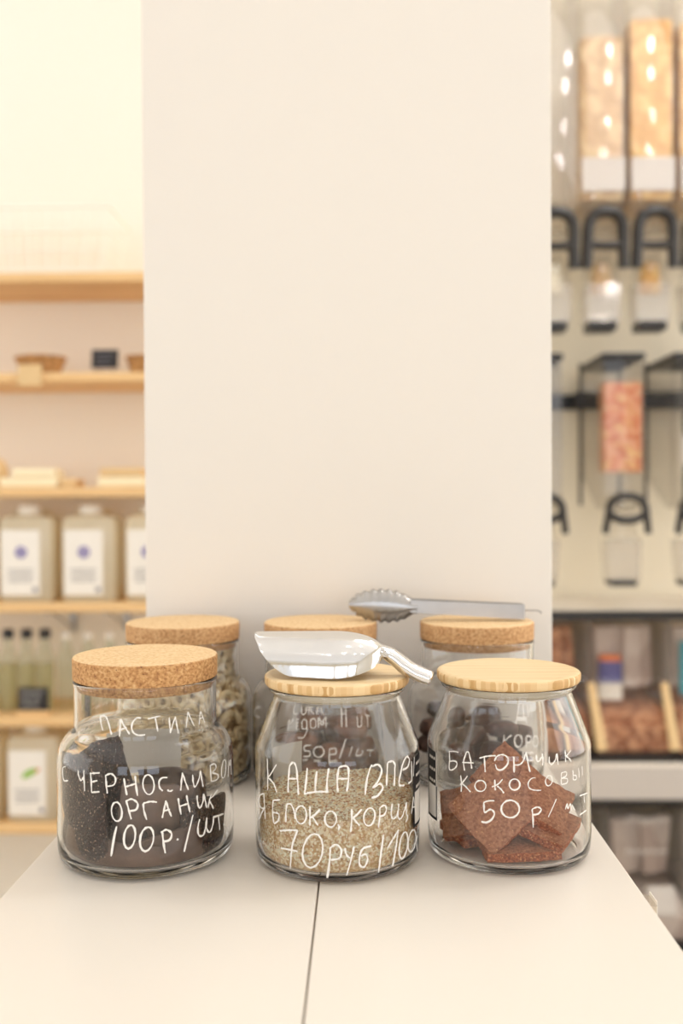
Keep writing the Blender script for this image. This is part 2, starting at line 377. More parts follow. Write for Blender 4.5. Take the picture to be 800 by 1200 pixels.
def glass_mesh(name, out, inn):
    return MB().lathe(list(out) + list(reversed(inn)), 96).mesh(name, M['glass'], smooth=True, angle=R(60))
cork_glass = glass_mesh('cork_jar_glass', CORK_OUT, CORK_IN)
bam_glass = glass_mesh('bamboo_jar_glass', BAM_OUT, BAM_IN)

def lathe_obj(name, prof, mat, par, seg=72, loc=None):
    o = MB().lathe(prof, seg).build(name, mat, par, smooth=True, angle=R(50))
    if loc: o.location = loc
    return o
CORK_LID = round_profile([(0, .1638), (.0625, .1638), (.0660, .1638, .0012), (.0664, .1840, .003), (.0, .1845)], n=4)
CORK_PLUG = [(0, .1545), (.0612, .1548), (.0617, .156), (.0619, .1636), (0, .1637)]
BAM_LID = round_profile([(0, .1586), (.0640, .1586), (.0660, .1605, .002), (.0662, .1670, .002), (.0620, .1688, .003), (.0575, .1682, .002), (0, .1680)], n=4)
BAM_PLUG = [(0, .1500), (.0505, .1500), (.0520, .151), (.0520, .1586), (0, .1586)]
BAM_SEAL = [(.0522, .1500), (.0545, .1515), (.0530, .1525), (.0540, .1545), (.0538, .1578), (.0522, .1582)]

def jar(kind, X, Y, label, mat=None, group=None, rz=0):
    t = thing('glass_jar', (X, Y, ZT + .0002), label, 'jar', group, rz)
    if kind == 'cork':
        link('glass_body', cork_glass, t)
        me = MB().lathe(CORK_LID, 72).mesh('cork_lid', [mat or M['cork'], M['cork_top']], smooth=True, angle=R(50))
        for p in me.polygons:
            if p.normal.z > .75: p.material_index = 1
        lid = link('cork_lid', me, t); lathe_obj('plug', CORK_PLUG, mat or M['cork'], lid)
    else:
        link('glass_body', bam_glass, t)
        me = MB().lathe(BAM_LID, 72).mesh('bamboo_lid', [M['bamboo'], M['bamboo_edge']], smooth=True, angle=R(50))
        for p in me.polygons:
            if abs(p.normal.z) < .8: p.material_index = 1
        lid = link('bamboo_lid', me, t)
        lathe_obj('plug', BAM_PLUG, M['bamboo_edge'], lid); lathe_obj('seal_ring', BAM_SEAL, M['seal'], lid)
    return t
XJ = {}
J1 = (xy(168.0, .920), .920); J2 = (xy(393.5, .910), .910); J3 = (xy(594, .928), .928)
K1 = (xy(212.6, 1.168), 1.168); K2 = (xy(374.8, 1.168), 1.168); K3 = (xy(557.5, 1.168), 1.168)
j1 = jar('cork', *J1, 'front glass jar with cork lid holding dark fruit leather, white price lettering, left end')
j2 = jar('bamboo', *J2, 'front middle glass jar of oat porridge mix with the metal scoop on its bamboo lid')
j3 = jar('bamboo', *J3, 'front glass jar with bare bamboo lid holding reddish brown coconut bars')
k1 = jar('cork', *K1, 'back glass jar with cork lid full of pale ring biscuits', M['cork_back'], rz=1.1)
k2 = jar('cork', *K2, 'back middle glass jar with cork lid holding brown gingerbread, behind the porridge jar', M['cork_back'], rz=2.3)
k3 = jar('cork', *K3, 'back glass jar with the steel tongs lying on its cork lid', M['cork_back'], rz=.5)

# ---- handwriting traced on the real jar surfaces
def hit(jpos, prof, px, py, lift=.00025):
    """point on the front of the revolved outer profile where the sight line through px,py lands (local to the jar)"""
    d = ray(px, py); o = CAM - Vector((jpos[0], jpos[1], ZT))
    t = 0.60 if jpos[1] < 1 else .9
    last = None
    while t < 1.5:
        p = o + d * t; rr = sqrt(p.x ** 2 + p.y ** 2)
        if 0.004 < p.z < .162 and rr <= surf_r(prof, p.z) + lift:
            k = (surf_r(prof, p.z) + lift) / max(rr, 1e-6)
            return Vector((p.x * k, p.y * k, p.z))
        t += .0005
    return None
def smooth_line(pts, n=5):
    if len(pts) < 3: return pts
    out = []
    for i in range(len(pts) - 1):
        p0 = pts[max(i - 1, 0)]; p1 = pts[i]; p2 = pts[i + 1]; p3 = pts[min(i + 2, len(pts) - 1)]
        for k in range(n):
            t = k / n
            out.append(tuple(.5 * ((2 * b) + (-a + c) * t + (2 * a - 5 * b + 4 * c - d) * t * t + (-a + 3 * b - 3 * c + d) * t ** 3) for a, b, c, d in zip(p0, p1, p2, p3)))
    out.append(pts[-1]); return out
def O(cx, cy_, rx, ry, tilt=0, a0=-100, a1=270, n=14):
    out = []
    for k in range(n + 1):
        a = R(a0 + (a1 - a0) * k / n); x = rx * cos(a); y = ry * sin(a)
        out.append((cx + x * cos(R(tilt)) - y * sin(R(tilt)), cy_ + x * sin(R(tilt)) + y * cos(R(tilt))))
    return ('raw', out)
def writing(t, jpos, prof, org, sc, strokes, width=.0009, name='lettering', rz=0):
    m = MB(); inv = Matrix.Rotation(-rz, 3, 'Z')
    for s in strokes:
        raw = isinstance(s, tuple) and s[0] == 'raw'
        wd = width
        pts = s[1] if raw else s
        pts = [(org[0] + x / sc, org[1] + y / sc) for x, y in pts]
        sharp = (not raw) and len(pts) == 2
        line = pts if (raw or sharp) else smooth_line(pts)
        if sharp: line = [tuple(a + (b - a) * k / 5 for a, b in zip(pts[0], pts[1])) for k in range(6)]
        P = [hit(jpos, prof, x, y) for x, y in line]; P = [p for p in P if p is not None]
        if len(P) < 2: continue
        n = len(P); vs = []
        for i, p in enumerate(P):
            tg = (P[min(i + 1, n - 1)] - P[max(i - 1, 0)])
            if tg.length < 1e-7: tg = Vector((0, 0, 1))
            tg.normalize(); nr = Vector((p.x, p.y, 0)).normalized(); sd = tg.cross(nr).normalized()
            wv = wd * .84 * (.82 + .22 * sin(i * .9 + p.x * 900)) * (1 if 0 < i < n - 1 else .75)
            for q, h in ((-1, 0), (-.6, .00022), (.6, .00022), (1, 0)):
                vs.append(inv @ (p + sd * wv * q + nr * h))
        fs = [(i * 4 + k, i * 4 + k + 1, i * 4 + k + 5, i * 4 + k + 4) for i in range(n - 1) for k in range(3)]
        fs += [(i * 4 + 3, i * 4, i * 4 + 4, i * 4 + 7) for i in range(n - 1)] + [(0, 1, 2, 3), tuple(range(4 * n - 1, 4 * n - 5, -1))]
        m.add(vs, fs)
    return m.build(name, M['chalk'], t)

A = ((60, 820), 7.273); B = ((165, 820), 7.273); Cc = ((110, 920), 4.848)
# jar 1
writing(j1, J1, CORK_OUT, *A, [
    [(440, 265), (425, 200), (420, 145)], [(418, 145), (455, 138), (480, 170), (500, 240), (515, 300)],
    [(582, 315), (588, 240), (592, 170)], [(592, 165), (625, 230), (668, 295)], [(590, 258), (645, 238)],
    [(765, 160), (735, 155), (700, 185), (685, 235), (700, 280), (745, 305), (800, 300)]], .0011)
writing(j1, J1, CORK_OUT, *B, [
    [(60, 165), (120, 150), (165, 140)], [(122, 155), (135, 220), (143, 272)],
    [(240, 150), (245, 220), (250, 285)], [(250, 285), (270, 215), (292, 150)], [(292, 145), (305, 220), (318, 290)],
    [(385, 240), (392, 170), (400, 105)], [(400, 105), (425, 165), (452, 225)],
    [(495, 215), (500, 155), (508, 100)], [(508, 100), (525, 145), (542, 195)], [(500, 165), (530, 152)]], .0009)
writing(j1, J1, CORK_OUT, *A, [
    [(125, 572), (102, 580), (98, 630), (110, 690), (145, 690)],
    [(230, 600), (235, 650), (255, 690), (275, 660)], [(280, 600), (280, 680), (285, 780)],
    [(335, 625), (342, 700), (345, 790)], [(330, 630), (415, 625)], [(340, 705), (395, 690)], [(345, 792), (412, 785)],
    [(465, 650), (470, 720), (478, 800)], [(460, 650), (510, 632), (548, 670), (535, 725), (480, 740)],
    [(620, 670), (630, 740), (645, 815)], [(715, 650), (722, 730), (735, 820)], [(630, 745), (725, 715)]], .0011)
writing(j1, J1, CORK_OUT, *B, [
    O(65, 725, 48, 85, -5), [(225, 665), (180, 668), (155, 700), (160, 750), (185, 778)], [(225, 768), (245, 782), (272, 770)],
    [(338, 775), (345, 700), (352, 625)], [(352, 622), (378, 700), (405, 770)],
    [(440, 640), (445, 700), (460, 745), (490, 690), (508, 610)], [(508, 605), (518, 680), (530, 742)],
    [(590, 560), (595, 630), (600, 700)], [(585, 565), (625, 548), (640, 580), (605, 625)], [(605, 625), (655, 640), (650, 680), (598, 700)],
    O(705, 590, 18, 80, 5), [(742, 660), (745, 590), (750, 520)], [(750, 520), (757, 560), (765, 510), (768, 600), (772, 640)]], .0010)
writing(j1, J1, CORK_OUT, *Cc, [
    O(130, 152, 30, 55, -5), [(185, 95), (198, 140), (212, 195)], [(180, 95), (215, 80), (248, 105), (240, 140), (205, 148)],
    [(280, 105), (285, 150), (300, 198)], [(280, 105), (320, 95), (358, 98)],
    [(388, 188), (398, 140), (408, 90)], [(408, 88), (422, 135), (440, 180)], [(392, 150), (432, 138)],
    [(478, 75), (485, 120), (495, 168)], [(525, 58), (535, 110), (545, 155)], [(487, 122), (538, 105)],
    [(585, 60), (588, 100), (600, 132), (618, 95), (622, 50)], [(622, 50), (632, 90), (640, 130)],
    [(665, 55), (655, 90), (648, 130)], [(700, 30), (680, 60), (655, 85), (668, 112), (678, 135)]], .0011)
writing(j1, J1, CORK_OUT, *Cc, [
    [(130, 235), (115, 300), (98, 405)], O(203, 295, 32, 68, 8), O(300, 308, 38, 70, 10),
    [(388, 268), (395, 330), (405, 388)], [(380, 272), (410, 255), (440, 275), (430, 312), (392, 322)],
    [(470, 308), (480, 312)], [(562, 170), (540, 260), (512, 380)],
    [(600, 195), (590, 240), (595, 285), (620, 285), (635, 235), (640, 185)], [(640, 200), (640, 250), (658, 268), (675, 225), (680, 175)],
    [(675, 185), (735, 165)], [(706, 178), (715, 255)], [(735, 222), (738, 226)]], .00125)
# jar 2
D_ = ((295, 880), 8.0); E = ((390, 880), 8.0); Fz = ((320, 960), 4.706)
writing(j2, J2, BAM_OUT, *D_, [
    [(145, 75), (150, 220), (150, 370)], [(232, 130), (190, 200), (150, 255)], [(155, 255), (200, 300), (235, 390)],
    [(340, 390), (345, 250), (355, 140)], [(352, 145), (385, 110), (415, 145), (430, 280), (438, 410)], [(345, 262), (425, 262)],
    [(520, 160), (510, 280), (495, 400)], [(490, 405), (600, 385), (720, 385)], [(610, 190), (598, 290), (595, 385)], [(722, 165), (705, 280), (705, 385)]], .0012)
writing(j2, J2, BAM_OUT, *E, [
    [(45, 385), (40, 260), (55, 160)], [(52, 160), (90, 145), (140, 155), (145, 260), (130, 380)], [(50, 262), (135, 262)],
    [(365, 130), (335, 200), (310, 310), (300, 415)], [(365, 150), (420, 130), (455, 180), (430, 270), (370, 350)], [(380, 345), (440, 310), (465, 350), (420, 420), (360, 440)],
    [(510, 115), (505, 240), (500, 330)], [(510, 110), (560, 100), (585, 140)], [(580, 140), (575, 260), (572, 330)],
    [(690, 50), (715, 80), (700, 150), (650, 180)], [(690, 50), (655, 120), (625, 250), (620, 320), (665, 325)],
    [(735, 100), (738, 200), (735, 280), (705, 305)], [(760, 60), (755, 160), (752, 240)]], .0012)
writing(j2, J2, BAM_OUT, *D_, [
    [(125, 640), (120, 520), (115, 400)], [(115, 400), (75, 420), (65, 490), (90, 535), (120, 540)], [(115, 540), (90, 590), (70, 640)],
    [(265, 460), (200, 465)], [(200, 465), (195, 560), (205, 680)], [(200, 580), (250, 590), (250, 650), (210, 685)],
    [(320, 670), (320, 580), (330, 505)], [(325, 505), (365, 500), (395, 560), (405, 640)],
    O(462, 600, 52, 85, 0), [(545, 520), (545, 610), (545, 700)], [(640, 550), (590, 600), (550, 630)], [(570, 620), (620, 700)],
    O(738, 640, 55, 75, 0)], .00105)
writing(j2, J2, BAM_OUT, *E, [
    [(45, 690), (60, 715), (50, 745)],
    [(175, 545), (175, 650), (165, 760)], [(270, 550), (220, 600), (180, 635)], [(190, 630), (220, 670), (250, 700)],
    O(340, 620, 52, 85, 10), [(440, 530), (435, 630), (425, 720)], [(440, 535), (480, 510), (500, 545), (480, 600), (440, 615)],
    [(555, 495), (545, 570), (555, 635), (590, 620), (610, 560), (615, 495)], [(612, 550), (608, 610), (625, 640), (655, 600), (690, 480)], [(690, 480), (685, 580), (700, 620), (680, 670)],
    [(735, 590), (745, 510), (752, 430)], [(752, 430), (762, 500), (768, 595)], [(742, 530), (765, 525)]], .00105)
writing(j2, J2, BAM_OUT, *Fz, [
    [(38, 65), (85, 62), (138, 62)], [(135, 62), (105, 150), (95, 270)], [(45, 160), (135, 178)],
    O(218, 175, 55, 95, 10), [(315, 165), (310, 240), (298, 325)], [(310, 165), (345, 140), (375, 170), (365, 215), (318, 225)],
    [(395, 160), (405, 200), (425, 215)], [(445, 150), (430, 220), (405, 310)],
    [(540, 148), (500, 160), (480, 190), (475, 250), (500, 265), (520, 225), (510, 195), (482, 205)],
    [(608, 85), (595, 180), (580, 295)], [(630, 160), (660, 110), (690, 60)], [(690, 60), (675, 160), (658, 260)],
    O(718, 145, 22, 75, 8), O(765, 120, 20, 62, 8), [(792, 90), (790, 140), (795, 180)]], .0012)
# jar 3
G = ((515, 870), 8.889); H = ((600, 870), 8.889)
writing(j3, J3, BAM_OUT, *G, [
    [(200, 105), (145, 95), (100, 95)], [(100, 95), (105, 180), (100, 270), (125, 290), (170, 260), (180, 215), (150, 195), (105, 200)],
    [(260, 295), (250, 200), (280, 105)], [(280, 102), (305, 110), (325, 200), (335, 275)], [(235, 210), (355, 215)],
    [(415, 165), (500, 145), (585, 140)], [(465, 150), (470, 230), (475, 310)], [(570, 195), (600, 145), (660, 130), (710, 165), (705, 230), (650, 285), (600, 280), (580, 230)],
    [(770, 150), (775, 230), (775, 315)]], .0009)
writing(j3, J3, BAM_OUT, *H, [
    [(18, 150), (15, 230), (20, 315)], [(20, 235), (70, 235), (110, 200), (145, 100)], [(145, 100), (160, 200), (185, 310)],
    [(250, 130), (255, 190), (280, 195), (305, 150)], [(310, 115), (318, 180), (315, 240)],
    [(385, 150), (385, 210), (410, 230), (445, 190), (460, 120)], [(465, 115), (470, 180), (478, 235)],
    [(548, 80), (552, 140), (555, 205)], [(605, 85), (580, 125), (558, 145)], [(560, 145), (590, 170), (612, 200)]], .0009)
writing(j3, J3, BAM_OUT, *G, [
    [(220, 345), (228, 430), (225, 515)], [(290, 350), (255, 400), (215, 445)], [(235, 430), (280, 470), (322, 520)],
    O(425, 455, 58, 58, 0, -160, 200), [(575, 390), (575, 450), (580, 500)], [(655, 385), (610, 435), (545, 465)], [(600, 455), (640, 490), (668, 530)],
    O(780, 440, 55, 58, 0, -90, 270)], .0009)
writing(j3, J3, BAM_OUT, *H, [
    [(240, 370), (195, 380), (165, 430), (180, 480), (240, 500), (300, 500)], O(380, 400, 35, 55, 10),
    [(510, 320), (508, 380), (510, 440)], [(510, 320), (560, 310), (560, 350), (515, 375)], [(515, 378), (570, 380), (565, 425), (510, 440)],
    [(630, 290), (632, 340), (635, 390), (665, 385), (665, 350), (635, 345)], [(690, 270), (695, 370)], [(725, 250), (728, 345)]], .0007)
writing(j3, J3, BAM_OUT, *G, [
    [(570, 610), (515, 610), (460, 625)], [(460, 625), (462, 670), (470, 730), (530, 700), (570, 740), (545, 800), (490, 835), (435, 828)],
    O(735, 695, 95, 92, 0, -140, 225)], .0011)
writing(j3, J3, BAM_OUT, *H, [
    [(205, 700), (215, 790), (218, 890)], [(205, 700), (260, 675), (300, 700), (270, 745), (215, 755)], [(458, 590), (420, 680), (375, 780)],
    [(550, 700), (570, 640), (580, 690), (605, 640), (610, 710)], [(620, 650), (650, 710)], [(700, 560), (780, 530)], [(745, 550), (750, 630)], [(700, 760), (770, 710)]], .0009)
# back jars
T5 = ((290, 810), 3.81)
writing(k2, K2, CORK_OUT, *T5, [
    [(55, 70), (35, 80), (35, 110), (55, 118)], [(205, 55), (180, 62), (182, 92), (205, 92)], [(222, 60), (225, 95), (245, 92), (250, 58)], [(262, 55), (262, 98)], [(262, 75), (285, 60)], [(265, 75), (290, 100)], [(310, 50), (300, 100)], [(310, 50), (330, 100)],
    [(150, 150), (152, 118), (165, 138), (178, 115), (180, 150)], [(192, 120), (195, 148)], [(192, 120), (210, 118)], [(194, 134), (210, 132)], [(194, 149), (212, 148)],
    O(238, 136, 13, 16), [(250, 130), (252, 175), (235, 205), (208, 205)], O(282, 134, 14, 16), [(308, 148), (310, 115), (325, 135), (342, 115), (345, 148)],
    [(420, 60), (420, 145)], [(420, 100), (440, 98)], [(442, 60), (442, 145)], [(495, 110), (498, 140), (515, 135), (518, 105)], [(535, 100), (560, 105)], [(546, 100), (548, 140)]], .0010, rz=2.3)
writing(k2, K2, CORK_OUT, *T5, [
    [(275, 240), (245, 243), (242, 262), (268, 268), (268, 288), (238, 290)], O(312, 270, 25, 24), [(362, 258), (362, 320)], [(362, 258), (390, 255), (392, 278), (364, 282)], [(440, 212), (410, 300)],
    [(470, 245), (455, 290)], [(500, 255), (488, 285), (515, 282), (520, 262)], [(540, 262), (575, 262)], [(558, 262), (556, 290)], [(235, 305), (260, 303)], [(290, 308), (322, 308)], [(365, 312), (400, 308)]], .0010, rz=2.3)
T6 = ((490, 790), 3.81)
writing(k3, K3, CORK_OUT, *T6, [
    [(440, 190), (452, 140), (470, 130), (472, 192)], [(436, 192), (486, 190)], [(486, 190), (488, 210)], [(436, 192), (434, 210)], [(495, 140), (495, 190)], [(515, 140), (515, 190)], [(495, 190), (512, 140)],
    [(380, 270), (376, 340)], [(415, 272), (380, 305), (418, 342)], O(447, 298, 18, 28), [(485, 330), (485, 275)], [(485, 275), (508, 280), (505, 300), (487, 305)], O(530, 300, 14, 24), [(470, 345), (475, 440)], [(490, 350), (520, 350)], [(492, 380), (518, 378)], [(495, 410), (500, 445)]], .0011, rz=.5)

# ---- stickers on the jars
def patch(t, prof, a0, a1, z0, z1, mats, name='sticker', lift=.0003, cells=None, rz=0):
    m = MB(); nu = 14
    nz = 24
    vs = []; fs = []; mi = []
    for layer in (0, .00015):
        for j in range(nz + 1):
            z = z0 + (z1 - z0) * j / nz; r = surf_r(prof, z) + lift + layer
            for i in range(nu + 1):
                a = R(a0 + (a1 - a0) * i / nu) - rz; vs.append((r * cos(a), r * sin(a), z))
    N = (nu + 1) * (nz + 1)
    for j in range(nz):
        for i in range(nu):
            q = j * (nu + 1) + i
            fs.append((N + q, N + q + 1, N + q + nu + 2, N + q + nu + 1)); mi.append(cells(i / nu, j / nz) if cells else 0)
            fs.append((q + nu + 1, q + nu + 2, q + 1, q)); mi.append(0)
    m.v = vs; m.f = fs; m.mi = mi
    me = bpy.data.meshes.new(name); me.from_pydata(vs, [], fs)
    for x in mats: me.materials.append(x)
    me.polygons.foreach_set('material_index', mi)
    return link(name, me, t)
def barcode(u, v):
    if v < .5:
        if .08 < u < .92 and .03 < v: return 0 if int(v * 48) % 2 else 1
        return 0
    if u > .9 or v > .97: return 1
    return 1 if (int(u * 14) % 3 and int(v * 24) % 4 == 1 and .2 < u < .8) else 0
patch(j3, BAM_OUT, 186, 204, .036, .098, [M['blackboard'], M['white']], 'barcode_sticker', cells=barcode)
patch(j2, BAM_OUT, -26, -6, .036, .098, [M['blackboard'], M['white']], 'barcode_sticker', cells=barcode)
patch(j1, CORK_OUT, 77, 132, .052, .0975, [M['paper_thin']], 'paper_sticker')
patch(j2, BAM_OUT, 120, 150, .040, .090, [M['paper_thin']], 'paper_sticker')

# ------------------------------------------------------------------ jar contents
# ring biscuits: outer layer individually, core joined
def relaxed_shell(inset, spacing, zmin, zmax, n, seed):
    r_ = random.Random(seed); pts = []
    def rad(z): return surf_r(CORK_IN, z) - inset
    for _ in range(n):
        z = r_.uniform(zmin, zmax)
        while r_.random() > rad(z) / .075: z = r_.uniform(zmin, zmax)
        pts.append([r_.uniform(0, 2 * pi), z])
    for it in range(60):
        P = [(rad(z) * cos(a), rad(z) * sin(a), z) for a, z in pts]
        for i in range(n):
            fx = fz = 0; xi, yi, zi = P[i]; ai = pts[i][0]
            for j in range(n):
                if i == j: continue
                dx = xi - P[j][0]; dy = yi - P[j][1]; dz = zi - P[j][2]
                d2 = dx * dx + dy * dy + dz * dz
                if d2 < spacing * spacing and d2 > 0:
                    d = sqrt(d2); k = (spacing - d) / d * .35
                    fx += (-sin(ai) * dx + cos(ai) * dy) * k; fz += dz * k
            pts[i][0] += fx / rad(zi); pts[i][1] = min(zmax, max(zmin, pts[i][1] + fz))
    return [(a, z, rad(z)) for a, z in pts]
def torus_mesh(name, Rm, rt, mat, nu=18, nv=9, hole=1.0):
    m = MB(); m.tube([(Rm * cos(2 * pi * k / nu), Rm * sin(2 * pi * k / nu), 0) for k in range(nu)], rt, nv, closed=True)
    me = m.mesh(name, mat, smooth=True, angle=pi); return me
ring_me = torus_mesh('ring_biscuit', .0070, .0038, M['dough'])
outer = relaxed_shell(.0078, .0205, .0150, .1490, 172, 3)
k1v = Vector((K1[0], K1[1], ZT + .0002))
for i, (a, z, r) in enumerate(outer):
    o = link('ring_biscuit', ring_me)
    o.location = k1v + Vector((r * cos(a), r * sin(a), z))
    nrm = Vector((cos(a), sin(a), rng.uniform(-.2, .2))) + Vector([rng.uniform(-1, 1) for _ in range(3)]) * (.22 if rng.random() < .65 else .8)
    o.rotation_euler = nrm.to_track_quat('Z', 'Y').to_euler(); s = rng.uniform(.88, 1.06); o.scale = (s, s * rng.uniform(.88, 1), s)
    tag(o, 'pale ring biscuit among many alike in the back left cork-lidded jar', 'biscuit', 'ring biscuits in the back jar')
core = MB()
for lay, (ins, n) in enumerate(((.0190, 150), (.031, 90))):
    for a, z, r in relaxed_shell(ins, .018, .014, .146, n, 11 + lay):
        q = Vector([rng.uniform(-1, 1) for _ in range(3)]).normalized().to_track_quat('Z', 'Y').to_matrix()
        base = MB().tube([(.0068 * cos(2 * pi * k / 12), .0068 * sin(2 * pi * k / 12), 0) for k in range(12)], .0040, 6, closed=True)
        c = Vector((r * cos(a), r * sin(a), z)); core.add([q @ Vector(p) + c for p in base.v], base.f)
o = core.build('ring_biscuit_core', M['dough'], smooth=True, angle=pi); o.location = k1v
tag(o, 'mass of pale ring biscuits filling the middle of the back left jar', 'biscuits', kind='stuff')

# oats
oat = MB(); ZO = .0585
def oat_top(x, y):
    return ZO + .0035 * noise.noise(Vector((x * 45, y * 45, 3))) + .003 * (y / .07) + .0045 * math.exp(-((x - .022) ** 2 + (y + .0) ** 2) / .0009)
prof_o = [(0, .0066), (.0600, .0067), (.0660, .0082), (.0694, .0120), (.0706, .0180), (.0711, .035), (.0711, .052)]
n = 72; vs = []; fs = []
vs.append((0, 0, prof_o[0][1])); rings = []
for r, z in prof_o[1:]:
    rings.append(len(vs)); vs += [(r * cos(2 * pi * k / n), r * sin(2 * pi * k / n), z) for k in range(n)]
for r in (.0711, .060, .048, .036, .024, .012):
    rings.append(len(vs)); vs += [(r * cos(2 * pi * k / n), r * sin(2 * pi * k / n), oat_top(r * cos(2 * pi * k / n), r * sin(2 * pi * k / n))) for k in range(n)]
vs.append((0, 0, oat_top(0, 0))); last = len(vs) - 1
for k in range(n): fs.append((0, rings[0] + (k + 1) % n, rings[0] + k))
for a, b in zip(rings, rings[1:]):
    for k in range(n): fs.append((a + k, a + (k + 1) % n, b + (k + 1) % n, b + k))
for k in range(n): fs.append((rings[-1] + k, rings[-1] + (k + 1) % n, last))
oat.add(vs, fs, 0)
def flake(c, nrm, s, m):
    q = Vector(nrm).to_track_quat('Z', 'Y').to_matrix(); a0 = rng.uniform(0, 6.28); c = Vector(c); h = s * .28
    P = [c + q @ Vector((s * cos(a0 + 2 * pi * k / 5) * rng.uniform(.75, 1.1), s * sin(a0 + 2 * pi * k / 5) * rng.uniform(.6, 1), 0)) for k in range(5)]
    up = c + q @ Vector((0, 0, h)); dn = c - q @ Vector((0, 0, h))
    oat.add(P + [up, dn], [(k, (k + 1) % 5, 5) for k in range(5)] + [((k + 1) % 5, k, 6) for k in range(5)], m)
def pick():
    t = rng.random(); return 1 if t < .62 else (2 if t < .90 else 3)
for _ in range(9000):
    if rng.random() < .62:
        a = rng.uniform(-pi, pi); z = rng.uniform(.009, .058)
        r = surf_r(prof_o, 0) if False else None
        rr = .0710 if z > .02 else .0706 - (.020 - z) ** 2 * 40
        s = rng.uniform(.0008, .0017)
        x, y = (rr - .0003) * cos(a), (rr - .0003) * sin(a)
        if z > oat_top(x, y): continue
        tilt = rng.uniform(-.5, .5)
        flake((x, y, z), (cos(a + tilt), sin(a + tilt), rng.uniform(-.5, .5)), s, pick())
    else:
        r = .0695 * sqrt(rng.random()); a = rng.uniform(-pi, pi); x, y = r * cos(a), r * sin(a)
        flake((x, y, oat_top(x, y) + .0004), (rng.uniform(-.6, .6), rng.uniform(-.6, .6), 1), rng.uniform(.0010, .0021), pick())
o = oat.build('oat_porridge_mix', [M['oat_base'], M['oat_a'], M['oat_b'], M['oat_c']]); o.location = (J2[0], J2[1], ZT + .0002)
tag(o, 'dry oat flake porridge mix filling the lower third of the middle front jar', 'oats', kind='stuff')

# fruit leather sheets
def sheet(jp, loc, rot, size, bend, th, mat, label, twist=0, wav=.002, seed=0, cat='fruit leather', name='fruit_leather'):
    nu, nv = 22, 22; L, Wd = size
    def mid(u, v):
        s = (u - .5) * L; t = (v - .5) * Wd
        if abs(bend) > 1e-6:
            a = s * bend; x = sin(a) / bend; y = (1 - cos(a)) / bend
        else: a = 0; x, y = s, 0
        wv = wav * noise.noise(Vector((s * 40 + seed * 7, t * 40, seed)))
        return Vector((x, y + wv + twist * s * t, t)), Vector((-sin(a), cos(a), 0))
    m = MB(); vs = []
    for sgn in (-1, 1):
        for i in range(nu + 1):
            for j in range(nv + 1):
                u, v = i / nu, j / nv
                eu = .012 * noise.noise(Vector((v * 9, seed, 5))); ev = .012 * noise.noise(Vector((u * 9, seed, 9)))
                p, nn = mid(u + eu * (1 if u > .5 else -1), v + ev * (1 if v > .5 else -1))
                fe = min(u, 1 - u, v, 1 - v); tk = th / 2 * (min(1, .55 + fe * 9))
                vs.append(p + nn * sgn * (tk + .0003 * noise.noise(p * 500)))
    N = (nu + 1) * (nv + 1); g = lambda i, j: i * (nv + 1) + j; fs = []
    for i in range(nu):
        for j in range(nv):
            fs.append((g(i, j), g(i + 1, j), g(i + 1, j + 1), g(i, j + 1))); fs.append((N + g(i, j + 1), N + g(i + 1, j + 1), N + g(i + 1, j), N + g(i, j)))
    edge = [g(i, 0) for i in range(nu + 1)] + [g(nu, j) for j in range(1, nv + 1)] + [g(i, nv) for i in range(nu - 1, -1, -1)] + [g(0, j) for j in range(nv - 1, 0, -1)]
    for a, b in zip(edge, edge[1:] + edge[:1]): fs.append((a, N + a, N + b, b))
    q = Euler([R(x) for x in rot]).to_matrix(); off = Vector(loc); out = []
    for p in vs:
        p = q @ Vector(p) + off
        z = min(max(p.z, .0085), .150); rl = surf_r(CORK_IN, max(z, .022)) - .0016
        if z < .022: rl = min(rl, .0640 + .0125 * sqrt(max(0, 1 - ((.022 - z) / .0145) ** 2)) - .001)
        rr = sqrt(p.x ** 2 + p.y ** 2)
        if rr > rl: p.x *= rl / rr; p.y *= rl / rr
        out.append((p.x, p.y, z))
    m.add(out, fs); o = m.build(name, mat, smooth=True, angle=R(70)); o.location = (jp[0], jp[1], ZT + .0002)
    return tag(o, label, cat)
def wall_sheet(A, rw, z, L, Hh, th, mat, label, tilt=0, lean=0, seed=0, bend=1.0):
    sheet(J1, (rw * cos(R(A)), rw * sin(R(A)), z), (lean, tilt, A + 90), (L, Hh), bend / rw, th, M[mat], label, seed=seed, wav=.0065 if mat == 'pastila_smooth' else .003)
wall_sheet(-134, .0725, .056, .072, .094, .006, 'pastila_dark', 'tall sugar-speckled black fruit leather sheet pressed against the jar front at far left', -6, 0, 1)
wall_sheet(-118, .050, .062, .052, .100, .006, 'pastila_dark', 'sugar-speckled dark fruit leather sheet leaning just right of the tallest one', -24, -4, 2)
wall_sheet(-108, .0740, .018, .100, .036, .004, 'pastila_smooth', 'smooth brown fruit leather sheet slumped low at the jar front under the price', 8, 0, 3)
wall_sheet(-72, .058, .044, .062, .068, .005, 'pastila_smooth', 'smooth brown fruit leather sheet standing right of centre with a straight top edge', 7, 6, 4, .5)
wall_sheet(-62, .0740, .019, .062, .040, .005, 'pastila_smooth', 'brown fruit leather strip curving along the lower right of the jar front', -10, 0, 5)
wall_sheet(-30, .0700, .034, .060, .054, .006, 'pastila_dark', 'dark fruit leather piece against the right side of its jar', 8, 0, 6)
wall_sheet(-85, .030, .038, .080, .064, .006, 'pastila_dark', 'dark fruit leather sheet in the middle of the jar behind the others', 6, 4, 7, .3)
wall_sheet(60, .052, .036, .090, .058, .006, 'pastila_smooth', 'smooth fruit leather sheet standing farthest back in the jar', 4, 0, 8)
wall_sheet(170, .064, .030, .060, .048, .006, 'pastila_dark', 'dark fruit leather piece at the back left wall of the jar', 4, 0, 9)

